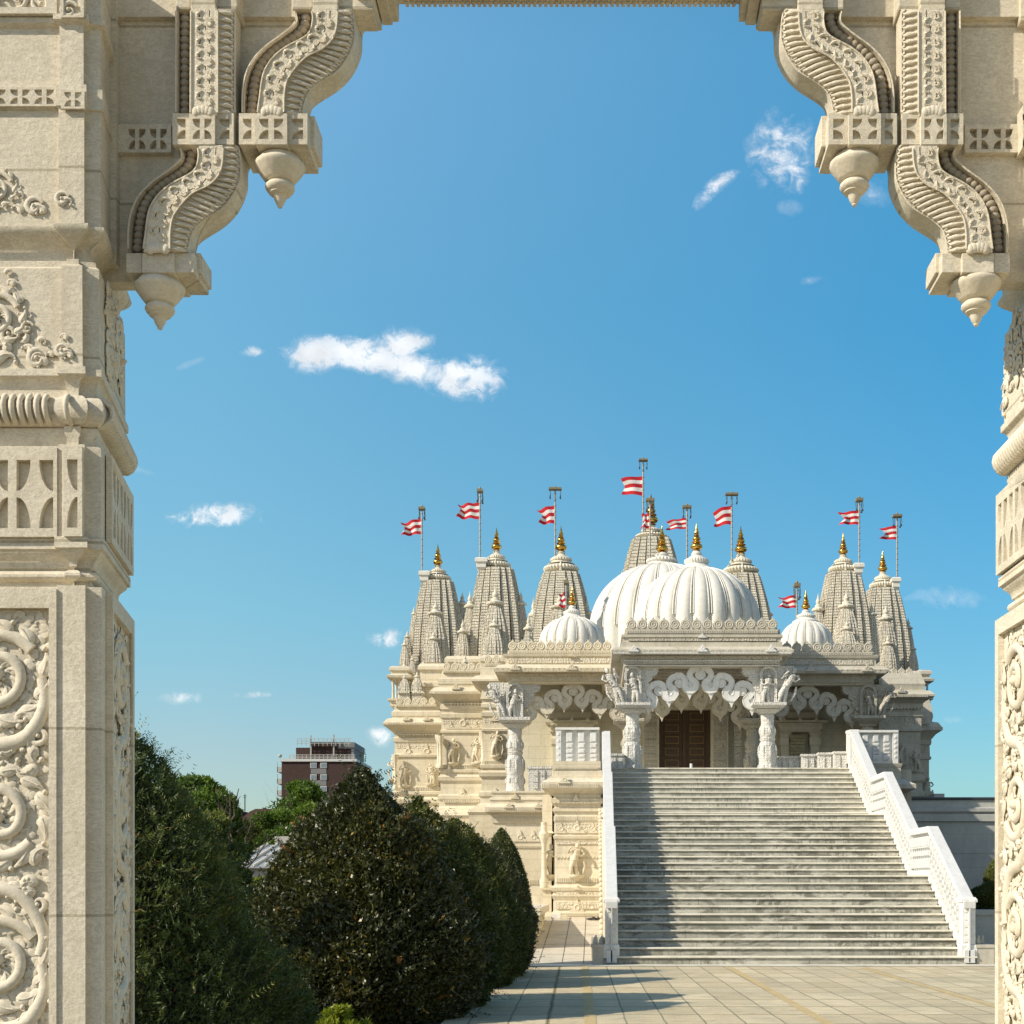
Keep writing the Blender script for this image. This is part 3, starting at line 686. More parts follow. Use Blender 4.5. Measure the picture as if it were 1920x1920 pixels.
# ================================================================== TEMPLE
temple = empty('temple', (X(1305, 50), 50, 0), 'ornate cream limestone temple with ribbed white domes and carved curving spires behind the marble stairs', 'temple')
def PX(l, r, df, db): return [(X(l, df), df), (X(r, df), df), (X(r, df), db), (X(l, df), db)]
def pr(d, lst): return [(o, Z(y, d)) for o, y in lst]
def antefix(mb, px, py, d, w, h, th=.06):      # small carved gable ornament (px = centre, py = base)
    k = d / F; x = X(px, d); z = Z(py, d)
    h *= 1.3; pts = [(-1, 0), (-.85, .22), (-.55, .30), (-.5, .55), (-.22, .6), (-.16, .9), (0, 1.12), (.16, .9), (.22, .6), (.5, .55), (.55, .30), (.85, .22), (1, 0)]
    mb.slab([(x + a * w * k * .5, z + b * h * k) for a, b in pts], d - th, d + th)
    c = (x, d - th, z + h * k * .42); ring(mb, c, h * k * .2, h * k * .06)
def ring(mb, c, r, t, seg=12):
    rs = []
    for i in range(seg):
        a = 2 * math.pi * i / seg
        rs.append([(c[0] + math.cos(a) * (r + t * math.cos(b)), c[1] - t * math.sin(b) * .8, c[2] + math.sin(a) * (r + t * math.cos(b))) for b in (0, math.pi / 2, math.pi, -math.pi / 2)])
    vs = [p for q in rs for p in q]; fs = []
    for i in range(seg):
        j = (i + 1) % seg
        for b in range(4): fs.append((i * 4 + b, j * 4 + b, j * 4 + (b + 1) % 4, i * 4 + (b + 1) % 4))
    mb.add(vs, fs)
def dentils(mb, l, r, d, y0, y1, pitch, th=.03):
    n = max(2, int((r - l) / pitch)); k = (r - l) / n
    for i in range(n): mb.box(X(l + k * (i + .18), d), X(l + k * (i + .82), d), d - th, d + .02, Z(y1, d), Z(y0, d))
def scallops(mb, l, r, d, y, h, pitch, th=.04):
    n = max(2, int((r - l) / pitch)); k = (r - l) / n
    for i in range(n):
        c = l + k * (i + .5); pts = [(X(c + math.cos(a) * k * .48, d), Z(y + math.sin(a) * h, d)) for a in [math.pi * q / 6 for q in range(7)]]
        mb.slab(pts, d - th, d + .02)
def parapet(name, l, r, d, top, bot, parent, pitch, mat, side=None, thick=.14):
    """row of pierced rosettes with pointed tips on a beaded strip"""
    mb = MB(); n = max(2, round((r - l) / pitch)); k = (r - l) / n; kk = d / F
    H = bot - top; rr = min(k * .47, H * .36)
    def row(place):
        for i in range(n + 1 if False else n):
            place(i)
    cz = Z(top + H * .42, d)
    for i in range(n):
        cx = X(l + k * (i + .5), d)
        mb.slab([(cx + math.cos(2 * math.pi * q / 14) * rr * kk, cz + math.sin(2 * math.pi * q / 14) * rr * kk) for q in range(14)], d, d + thick)
        mb.slab([(cx - rr * .45 * kk, cz + rr * .7 * kk), (cx, Z(top - 1, d)), (cx + rr * .45 * kk, cz + rr * .7 * kk)], d + .03, d + thick - .03)
        mb.slab([(cx - rr * .7 * kk, cz), (cx + rr * .7 * kk, cz), (cx + rr * .7 * kk, Z(bot - H * .28, d)), (cx - rr * .7 * kk, Z(bot - H * .28, d))], d + .04, d + thick)
        ring(mb, (cx, d, cz), rr * kk * .74, rr * kk * .12); ring(mb, (cx, d, cz), rr * kk * .34, rr * kk * .11)
        if i < n - 1:
            c2 = X(l + k * (i + 1), d); z2 = Z(bot - H * .34, d); e = H * .10 * kk
            mb.slab([(c2 - e, z2), (c2, z2 + e * 1.3), (c2 + e, z2), (c2, z2 - e * 1.3)], d - .015, d + thick)
    mb.box(X(l, d), X(r, d), d - .03, d + thick, Z(bot, d), Z(bot - H * .27, d))
    if side:        # returns running away from the viewer
        x = X(l if side < 0 else r, d)
        for i in range(10):
            cy = d + .25 + i * .42
            mb.rings([[(x, cy + math.cos(2 * math.pi * q / 12) * rr * kk, cz + math.sin(2 * math.pi * q / 12) * rr * kk) for q in range(12)], [(x - side * thick, cy + math.cos(2 * math.pi * q / 12) * rr * kk, cz + math.sin(2 * math.pi * q / 12) * rr * kk) for q in range(12)]])
        mb.box(min(x, x - side * thick), max(x, x - side * thick), d + thick + .01, d + 4.4, Z(bot, d), Z(bot - H * .27, d))
    dentils(mb, l + 1, r - 1, d - .03, bot - H * .22, bot - H * .06, 3.2, .02)
    return part(mb, name, mat, parent, smooth=35)

# generic carved human figure for the niches: standing, one hip out, arms bent
def figure(mb, x, y, z, h, seed=0, lean=0.):
    rr = random.Random(seed); st = len(mb.v); s = rr.choice((-1, 1)); hip = .05 * s
    T = mb.tube
    T([(0, 0, 0), (.0, -.02, .03), (hip * .6, 0, .26), (hip, 0, .5)], [.035, .035, .055, .075], 7)
    T([(.13 * s, 0, 0.0), (.12 * s, -.05, .04), (.12 * s, -.06, .27), (hip, 0, .5)], [.03, .035, .05, .07], 7)
    T([(hip, 0, .46), (hip * .8, 0, .56), (0, 0, .68), (0, 0, .78), (0, 0, .83)], [.10, .085, .085, .10, .04], 8)
    mb.ball((.0 - .02 * s, -.01, .90), (.05, .055, .062), 8, 6)
    T([(-.02 * s, 0, .94), (-.02 * s, 0, .98), (-.02 * s, 0, 1.02)], [.055, .045, .01], 7)
    up = rr.random() < .6
    for q in (-1, 1):
        sh = (q * .11, 0, .79)
        if up and q == s: T([sh, (q * .19, -.03, .70), (q * .15, -.09, .83), (q * .10, -.1, .90)], [.035, .028, .024, .02], 6)
        else: T([sh, (q * .18, -.02, .66), (q * .11, -.09, .58), (q * .03, -.11, .63)], [.035, .028, .024, .02], 6)
    T([(-.13, .02, .45), (-.16, .03, .25), (-.10, .03, .03)], [.02, .035, .02], 5); T([(.16, .02, .45), (.18, .03, .25), (.14, .03, .03)], [.02, .035, .02], 5)
    mb.map(lambda a, b, c: (x + (a * 1.35 + lean * c) * h, y + b * 1.3 * h, z + c * h * .97), st)
def statue(px, top, bot, d, parent, seed, mat=None, ped=True, lean=0.):
    mb = MB(); h = Z(top, d) - Z(bot, d)
    figure(mb, X(px, d), d - .10, Z(bot, d), h * .97, seed, lean)
    if ped:
        k = h * .17
        mb.lathe(X(px, d), d - .02, [(k * .35, Z(bot, d) - h * .2), (k * .7, Z(bot, d) - h * .14), (k * 1.2, Z(bot, d) - h * .10), (k * 1.5, Z(bot, d) - h * .04), (k * 1.5, Z(bot, d))], 14)
    return part(mb, 'niche_statue', mat or M['cream'], parent, smooth=60)

# ---------------------------------------------------------------- wall blocks
def block(name, l, r, d, db, prof, mat, parent=temple, step=None):
    plan = PX(l, r, d, db)
    mb = MB(); mb.loft(plan, pr(d, prof)); return part(mb, name, mat, parent, smooth=25)
def eave(o, y_top, y_bot, out):      # sloping stone eave: top, outer lip, soffit
    return [(o, y_bot + (y_bot - y_top) * 1.3), (o + out * .45, y_bot + (y_bot - y_top) * .5), (o + out, y_bot), (o + out, y_bot - (y_bot - y_top) * .38), (o + out * .95, y_bot - (y_bot - y_top) * .40), (o + out * .62, y_top - 1), (o + .08, y_top - 3)]
def niche_wall(nt_, nb, base, ev_top, ev_bot, out=.42):
    """walls read from the ground up: plinth, belts, niche zone, carved band, cornices, eave"""
    a = [(.5, base + 60), (.5, base), (.56, base - 6), (.5, base - 12), (.30, base - 17), (.12, base - 24), (.10, base - 34), (.16, base - 37), (.16, base - 44), (.08, base - 47), (.06, base - 56)]
    s = nb + 10
    a += [(.06, s + 26), (.14, s + 22), (.16, s + 15), (.08, s + 12), (.05, s + 9), (.12, s + 6), (.13, s + 1), (.05, s - 1), (.05, s - 8), (0, s - 9), (0, nt_)]
    m = nt_
    a += [(.07, m - 1), (.08, m - 5), (.03, m - 7), (.02, m - 27), (.07, m - 29), (.09, m - 36), (.02, m - 38), (.02, m - 43), (.08, m - 45), (.08, m - 52), (.03, m - 54), (.03, m - 59), (.10, m - 61)]
    return a + eave(.04, ev_top, ev_bot, out)
bM = block('wall', 829, 907, 55, 74, niche_wall(1375, 1432, 1536, 1292, 1303) + [(.12, 1286), (.16, 1283), (.16, 1274), (.06, 1272), (.0, 1258)], M['cream'])
bL = block('wall', 741, 822, 59, 78, niche_wall(1420, 1474, 1580, 1350, 1361) + [(.10, 1346), (.14, 1343), (.14, 1335), (.04, 1332), (.02, 1324)], M['cream'])
bR2 = block('wall', 906, 952, 53, 60, niche_wall(1372, 1424, 1530, 1270, 1280, .38) + [(.1, 1262), (.1, 1252), (0, 1250)], M['cream'])
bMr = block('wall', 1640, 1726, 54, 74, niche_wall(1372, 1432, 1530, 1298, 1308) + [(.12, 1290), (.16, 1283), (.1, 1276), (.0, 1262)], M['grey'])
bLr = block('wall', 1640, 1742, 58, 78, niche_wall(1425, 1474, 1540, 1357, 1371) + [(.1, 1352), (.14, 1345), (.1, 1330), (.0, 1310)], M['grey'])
# core behind everything
mb = MB(); mb.box(X(752, 62), X(1724, 62), 62.05, 92, -.5, Z(1262, 60)); mb.box(X(930, 53.5), X(1648, 53.5), 54.9, 70, -.5, Z(1262, 54)); part(mb, 'wall', M['cream'], temple, smooth=0)
# ornament on those blocks
mb = MB()
for l, r, d, ys in ((829, 907, 54.55, 1297), (741, 822, 58.55, 1355)):
    dentils(mb, l - 16, r + 12, d, ys, ys + 4, 3.0)
antefix(mb, 855, 1293, 54.56, 16, 10); antefix(mb, 762, 1351, 58.56, 14, 8); antefix(mb, 800, 1351, 58.56, 14, 8)
for l, r, d, y in ((830, 906, 54.9, 1318), (742, 820, 58.9, 1376)): scallops(mb, l, r, d, y, 4, 6)
for l, r, d, y in ((830, 906, 54.95, 1434), (742, 820, 58.95, 1476), (907, 951, 52.95, 1426)): dentils(mb, l, r, d, y, y + 7, 3.2)
for l, r, d, y in ((830, 906, 54.9, 1500), (742, 820, 58.9, 1540)): dentils(mb, l, r, d - .06, y, y + 5, 3.2)
for c, y, d, w, h in ((868, 1367, 54.97, 30, 20), (845, 1367, 54.97, 16, 10), (892, 1367, 54.97, 16, 10), (765, 1418, 58.97, 24, 17), (800, 1418, 58.97, 24, 17), (868, 1498, 54.9, 30, 14), (930, 1352, 52.97, 22, 12), (930, 1498, 52.9, 26, 14)): antefix(mb, c, y, d, w, h, .03)
part(mb, 'carved_ornament', M['cream'], bM, smooth=35)
mb = MB()
dentils(mb, 1642, 1740, 53.55, 1302, 1307, 3); antefix(mb, 1690, 1299, 53.56, 16, 9); antefix(mb, 1700, 1366, 53.97, 30, 16, .03); antefix(mb, 1668, 1366, 53.97, 20, 12, .03)
scallops(mb, 1642, 1725, 53.9, 1326, 4, 6); dentils(mb, 1642, 1726, 53.95, 1434, 1441, 3.2); antefix(mb, 1735, 1358, 57.5, 16, 8)
part(mb, 'carved_ornament', M['grey'], bMr, smooth=35)
parapet('parapet', 830, 907, 54.9, 1241, 1262, bM, 14.5, M['cream'])
parapet('parapet', 741, 818, 58.9, 1307, 1326, bL, 15, M['cream'])
parapet('parapet', 907, 938, 53.0, 1226, 1250, bR2, 15.5, M['cream'])
parapet('parapet', 1641, 1712, 54.2, 1251, 1272, bMr, 14.5, M['grey'])
for (px, t, b, d, p, m, sd) in ((850, 1382, 1430, 55, bM, 'cream', 1), (895, 1384, 1430, 54.9, bM, 'cream', 2), (904, 1370, 1428, 54.2, bM, 'cream', 9), (932, 1369, 1417, 53, bR2, 'cream', 3), (760, 1430, 1472, 59, bL, 'cream', 4), (808, 1430, 1470, 59, bL, 'cream', 5),
                            (738, 1418, 1462, 59.3, bL, 'cream', 12), (1690, 1392, 1432, 54.0, bMr, 'grey', 6), (1715, 1404, 1444, 54, bMr, 'grey', 7), (1738, 1455, 1500, 58, bLr, 'grey', 8)):
    statue(px, t, b, d, p, sd, M[m])
for l, r, d, y0, y1, m, p in ((829, 907, 55, 1347, 1366, 'cream', bM), (741, 822, 59, 1395, 1414, 'cream', bL), (906, 951, 53, 1344, 1363, 'cream', bR2), (1640, 1726, 54, 1344, 1363, 'grey', bMr), (1650, 1742, 58, 1398, 1416, 'grey', bLr),
                          (829, 907, 55, 1446, 1451, 'cream', bM), (829, 907, 55, 1312, 1316, 'cream', bM), (1640, 1726, 54, 1446, 1451, 'grey', bMr), (741, 822, 59, 1490, 1496, 'cream', bL)):
    mb = MB(); mb.box(X(l + 2, d), X(r - 2, d), d - .026, d + .1, Z(y1, d), Z(y0, d)); part(mb, 'carved_band', M[m + '_carved'], p, smooth=0)
mb = MB(); mb.box(X(940, 49), X(1652, 49), 49.2, 54, 9.55, 9.78); mb.box(X(1168, 43) + .05, X(1464, 43) - .05, 42.8, 49.5, 9.3, 9.5); part(mb, 'porch_ceiling', M['grey_carved'], temple, smooth=0)
mb = MB(); mb.box(X(1646, 50), X(1652, 50), 49.8, 51.5, 4.6, 9.); part(mb, 'added_light_screen', M['grey'], temple, smooth=0)  # added screen beside the right wing, blocks light entering the porch
# slim niche colonnettes beside the figures
mb = MB()
for px, t, b, d in ((822, 1378, 1440, 54.8), (826, 1380, 1440, 54.7), (741, 1415, 1480, 58.7), (905, 1372, 1440, 53.5)):
    k = d / F; mb.lathe(X(px, d), d, [(5 * k, Z(b, d)), (5 * k, Z(b - 6, d)), (2.6 * k, Z(b - 9, d)), (2.8 * k, Z(t + 16, d)), (4 * k, Z(t + 12, d)), (6 * k, Z(t + 6, d)), (7 * k, Z(t, d))], 8)
part(mb, 'colonnette', M['cream'], bM, smooth=40)
# small open pavilions at the two outer corners of the roof
for l, r, d, t, b, m in ((734, 750, 60.5, 1249, 1310, 'cream'), (1722, 1742, 59, 1256, 1308, 'grey')):
    mb = MB(); k = d / F
    mb.loft(PX(l, r + (14 if l < 900 else 0), d, d + 1.4), pr(d, [(.05, b + 14), (.05, b + 6), (.15, b + 4), (.15, b), (.02, b)]))
    mb.loft(PX(l, r + (14 if l < 900 else 0), d, d + 1.4), pr(d, [(.0, t + 24), (.18, t + 22), (.2, t + 18), (.02, t + 15), (.02, t + 10), (.1, t + 8), (.1, t + 3), (0, t)]))
    for px in (l + 2, r - 2):
        for dy in (.15, 1.2): mb.lathe(X(px, d), d + dy, [(3 * k, Z(b, d)), (2 * k, Z(b - 6, d)), (2.3 * k, Z(b - 14, d)), (1.7 * k, Z(b - 20, d)), (3.2 * k, Z(t + 23, d))], 8)
    part(mb, 'roof_pavilion', M[m], temple, smooth=35)

# ---------------------------------------------------------------- spires
def ratha():
    """plan of a curved spire: four faces, each with a proud centre band, two side bands and recessed corners"""
    side = []
    seq = [(-.80, .78), (-.80, .84), (-.57, .84), (-.57, .73), (-.52, .73), (-.52, .92), (-.27, .92), (-.27, .82), (-.22, .82), (-.22, 1.0), (.22, 1.0), (.22, .82), (.27, .82), (.27, .92), (.52, .92), (.52, .73), (.57, .73), (.57, .84), (.80, .84)]
    out = []
    for k in range(4):
        c, s_ = [(1, 0), (0, 1), (-1, 0), (0, -1)][k]
        for u, v in seq:
            x, y = u, -v
            out.append((x * c - y * s_, x * s_ + y * c))
    return out
RATHA = ratha()
def spire_body(mb, cx, cy, wb, zb, wt, zt, tiers, bulge=.5):
    ws = []
    for i in range(tiers):
        for f, q in ((0., 1.), (.78, .99), (.80, .968), (.98, .968)):
            t = (i + f) / tiers
            w = wt + (wb - wt) * (1 - t ** (1.35 + bulge))
            ws.append((w * q, zb + (zt - zb) * t))
    ws.append((wt, zt)); mb.scaled(cx, cy, RATHA, ws)
def cap_prof(mb, cx, cy, w, z0, h):
    """neck, ribbed cushion disc, upper bell"""
    mb.lathe(cx, cy, [(w * .78, z0), (w * .78, z0 + h * .10)], 24)
    mb.lathe(cx, cy, [(w * .80, z0 + h * .08, .04), (w * 1.02, z0 + h * .13, .06), (w * 1.10, z0 + h * .22, .06), (w * 1.04, z0 + h * .31, .06), (w * .78, z0 + h * .38, .04)], 64)
    mb.lathe(cx, cy, [(w * .80, z0 + h * .44), (w * .62, z0 + h * .50), (w * .60, z0 + h * .55)], 24)
    mb.lathe(cx, cy, [(w * .60, z0 + h * .55, .04), (w * .68, z0 + h * .60, .06), (w * .66, z0 + h * .68, .06), (w * .5, z0 + h * .76, .04)], 48)
    mb.lathe(cx, cy, [(w * .42, z0 + h * .74), (w * .30, z0 + h * .84), (w * .22, z0 + h * .90), (w * .27, z0 + h * .95), (w * .20, z0 + h)], 20)
    for a in range(4):
        s_, c = math.sin(a * math.pi / 2), -math.cos(a * math.pi / 2)
        mb.tube([(cx + s_ * w * .95, cy + c * w * .95, z0 + h * .0), (cx + s_ * w * 1.0, cy + c * w * 1.0, z0 + h * .25), (cx + s_ * w * .72, cy + c * w * .72, z0 + h * .5)], [w * .08, w * .07, w * .03], 6)
def kalash(cx, cy, z0, h, parent):
    mb = MB(); w = h * .21
    mb.lathe(cx, cy, [(w * .5, z0), (w * .75, z0 + h * .03), (w * .35, z0 + h * .06), (w * .9, z0 + h * .10), (w * 1.08, z0 + h * .16), (w * .95, z0 + h * .23), (w * .5, z0 + h * .28), (w * .8, z0 + h * .31), (w * .85, z0 + h * .33), (w * .4, z0 + h * .37), (w * .65, z0 + h * .42), (w * .70, z0 + h * .47), (w * .40, z0 + h * .53),
                      (w * .58, z0 + h * .56), (w * .30, z0 + h * .60), (w * .42, z0 + h * .65), (w * .44, z0 + h * .69), (w * .2, z0 + h * .75), (w * .30, z0 + h * .79), (w * .12, z0 + h * .87), (.01, z0 + h)], 16)
    part(mb, 'gilded_finial', M['gold'], parent, smooth=70)
def mini(mb, px, d, tip, disc, dw, bw, base, rot=0):
    """small spire: body, cushion disc, bud; pixel heights at depth d"""
    k = d / F; cx = X(px, d)
    spire_body(mb, cx, d, bw * k / 2, Z(base, d), dw * k * .34, Z(disc + (disc - tip) * .25, d), max(5, int((base - disc) / 7)), .7)
    mb.cm = 1; w = dw * k / 2 * 1.12; zd = Z(disc + (disc - tip) * .25, d); h = Z(tip, d) - zd
    mb.lathe(cx, d, [(w * .6, zd), (w * .95, zd + h * .04, .06), (w, zd + h * .12, .06), (w * .7, zd + h * .2), (w * .5, zd + h * .24), (w * .45, zd + h * .34), (w * .25, zd + h * .40), (w * .32, zd + h * .46), (w * .36, zd + h * .55), (w * .2, zd + h * .68), (w * .1, zd + h * .8), (.005, zd + h)], 24); mb.cm = 0
def spire(px, d, kt, kb, cb, cw, bt, bw, wb, base, tiers, minis, label=None):
    """kt/kb finial top/bottom, cb cap bottom, cw cap width, bt/bw body bottom y / width of top, wb base width, base y"""
    k = d / F; cx = X(px, d)
    mb = MB(); spire_body(mb, cx, d, wb * k / 2, Z(base, d), bw * k / 2, Z(cb, d), tiers)
    o = part(mb, 'spire', M['spire'], temple, smooth=0)
    mb = MB(); cap_prof(mb, cx, d, cw * k / 2 * .93, Z(cb, d), Z(kb, d) - Z(cb, d)); part(mb, 'ribbed_cap', M['cap'], o, smooth=40)
    kalash(cx, d, Z(kb, d), Z(kt, d) - Z(kb, d), o)
    if minis:
        for mn in minis:
            mb = MB(); mini(mb, mn[0], d - mn[7] if len(mn) > 7 else d - 1.2, *mn[1:6]); part(mb, 'miniature_spire', [M['spire'], M['cap']], o, smooth=30)
    return o, cx
# (px, d, tip, disc, disc width, body width, base, unused, depth offset)
def mn(px, tip, disc, dw, bw, base, off): return (px, tip, disc, dw, bw, base, 0, off)
S1, _ = spire(821, 69, 1020, 1061, 1092, 50, 0, 60, 106, 1262, 34, [mn(817, 1127, 1148, 30, 52, 1245, 2.2), mn(813, 1183, 1197, 21, 36, 1245, 2.9), mn(867, 1110, 1130, 20, 40, 1240, -.8), mn(764, 1182, 1193, 12, 22, 1258, 1.), mn(776, 1138, 1150, 10, 24, 1250, -.4), mn(759, 1196, 1208, 12, 22, 1262, 1.6), mn(773, 1226, 1236, 9, 16, 1276, 5.)])
S2, _ = spire(931, 62, 989, 1033, 1069, 54, 0, 66, 116, 1255, 34, [mn(929, 1099, 1128, 32, 56, 1230, 2.3), mn(927, 1156, 1172, 22, 40, 1230, 3.1), mn(881, 1108, 1134, 20, 32, 1235, .6), mn(868, 1160, 1182, 20, 28, 1236, 1.2), mn(977, 1108, 1130, 20, 34, 1240, .4), mn(991, 1150, 1176, 18, 26, 1240, 1.0)])
S3, _ = spire(1052, 80, 986, 1035, 1077, 66, 0, 70, 128, 1240, 34, [mn(1050, 1112, 1136, 36, 60, 1230, 2.5), mn(1000, 1120, 1150, 18, 30, 1240, .6), mn(1100, 1118, 1146, 18, 26, 1240, .4)])
SC, _ = spire(1221, 88, 926, 985, 1013, 60, 0, 74, 150, 1240, 34, [mn(1166, 1070, 1090, 18, 36, 1200, .6), mn(1277, 1070, 1090, 18, 36, 1200, .6)])
S4, _ = spire(1389, 80, 986, 1039, 1080, 67, 0, 70, 128, 1240, 34, [mn(1440, 1128, 1150, 18, 26, 1240, .4)])
S5, _ = spire(1581, 62, 1000, 1041, 1076, 56, 0, 64, 112, 1256, 34, [mn(1587, 1107, 1134, 29, 52, 1225, 2.3), mn(1588, 1162, 1178, 22, 40, 1225, 3.1), mn(1534, 1112, 1140, 22, 34, 1235, .6), mn(1634, 1130, 1150, 20, 30, 1235, .6)])
S6, _ = spire(1655, 69, 1033, 1073, 1106, 50, 0, 58, 112, 1285, 34, [mn(1661, 1134, 1158, 27, 50, 1262, 2.3), mn(1665, 1192, 1206, 19, 34, 1262, 3.0), mn(1703, 1158, 1176, 16, 30, 1275, .6), mn(1712, 1204, 1216, 12, 24, 1285, 1.4), mn(1610, 1150, 1165, 16, 26, 1270, .6)])
# squat turrets low on the left corner and crowns between the left spires
for px, tip, disc, dw, bw, base, d in ((759, 1262, 1270, 11, 25, 1300, 59.6), (782, 1258, 1268, 12, 25, 1300, 59.6), (872, 1226, 1240, 14, 26, 1262, 57), (861, 1238, 1246, 8, 18, 1266, 56), (880, 1238, 1246, 8, 18, 1266, 56), (758, 1236, 1248, 9, 18, 1280, 61), (794, 1238, 1250, 9, 20, 1290, 61)):
    mb = MB(); mini(mb, px, d, tip, disc, dw, bw, base); mb.loft(PX(px - bw * .4, px + bw * .4, d - .3, d + .3), pr(d, [(0, base + 22), (0, base + 4), (.08, base + 2), (.08, base - 1), (0, base - 2)]))
    part(mb, 'corner_turret', [M['spire'], M['cap']], temple, smooth=30)
# stepped roof shoulders behind the parapets
for l, r, d, t in ((788, 838, 60, 1244), (838, 905, 58, 1230), (905, 945, 56, 1228), (1640, 1722, 58, 1258)):
    mb = MB(); mb.loft(PX(l, r, d, d + 6), pr(d, [(0, t + 110), (0, t + 46), (.12, t + 44), (.12, t + 36), (0, t + 34), (0, t + 14), (.1, t + 12), (.1, t + 6), (0, t)])); part(mb, 'roof_shoulder', M['cream' if l < 1000 else 'grey'], temple, smooth=25)

# ---------------------------------------------------------------- domes
def dome(px, d, half, top, base, ribs, kt, kb, cw, cb, name='dome'):
    """ribbed dome: gores swell between thin raised double ribs"""
    k = d / F; cx = X(px, d); R_ = half * k; H = Z(top, d) - Z(base, d); rt = cw * k * .5 * 1.0
    seg = ribs * 8; rings = []
    for i in range(19):
        a = i / 18; th = a * math.pi / 2 * .93
        r0 = R_ * math.cos(th) ** .86; z = Z(base, d) + H * math.sin(th) / math.sin(math.pi / 2 * .93)
        row = []
        for j in range(seg):
            q = (j % 8) / 8.; ph = 2 * math.pi * j / seg
            lob = .985 + .045 * math.sin(math.pi * q) ** .8 if q else .945
            if j % 8 in (1, 7): lob = .998
            row.append((cx + math.cos(ph) * r0 * lob, d + math.sin(ph) * r0 * lob, z))
        rings.append(row)
    rings.insert(0, [(cx + (x - cx) * .985, d + (y - d) * .985, z - 1.6) for x, y, z in rings[0]])
    mb = MB(); mb.rings(rings); o = part(mb, name, M['dome'], temple, smooth=50)
    mb = MB()
    for j in range(ribs):
        for e in (-.022, .022):
            ph = 2 * math.pi * (j) / ribs + e * (36 / ribs) * .6
            pts = []
            for i in range(15):
                th = i / 14 * math.pi / 2 * .93; r0 = R_ * math.cos(th) ** .86 * 1.0; z = Z(base, d) + H * math.sin(th) / math.sin(math.pi / 2 * .93)
                pp_ = ph if r0 > .1 else ph
                pts.append((cx + math.cos(pp_) * r0, d + math.sin(pp_) * r0, z))
            mb.tube(pts, [R_ * .011] * 15, 5)
    part(mb, 'dome_rib', M['dome'], o, smooth=60)
    mb = MB(); zb = Z(cb, d); h = Z(kb, d) - zb; w = cw * k / 2
    mb.lathe(cx, d, [(w * 1.48, zb - h * .12, .03), (w * 1.5, zb, .05), (w * 1.2, zb + h * .14, .06), (w * .95, zb + h * .24)], 48)
    mb.lathe(cx, d, [(w * .9, zb + h * .22), (w * .86, zb + h * .34)], 24)
    mb.lathe(cx, d, [(w * .90, zb + h * .32, .05), (w * 1.03, zb + h * .42, .06), (w * 1.0, zb + h * .54, .06), (w * .75, zb + h * .62)], 56)
    mb.lathe(cx, d, [(w * .74, zb + h * .60), (w * .55, zb + h * .72), (w * .40, zb + h * .76), (w * .44, zb + h * .86), (w * .30, zb + h)], 20)
    part(mb, 'dome_crown', M['dome'], o, smooth=45)
    kalash(cx, d, Z(kb, d), Z(kt, d) - Z(kb, d), o)
    return o
dome(1306, 47.5, 116, 1068, 1172, 22, 982, 1034, 46, 1070)
dome(1241, 66, 134, 1062, 1190, 22, 985, 1037, 58, 1066)
dome(1073, 53, 61, 1158, 1208, 18, 1100, 1136, 32, 1160)
dome(1511, 53, 50, 1164, 1212, 18, 1106, 1144, 34, 1166)

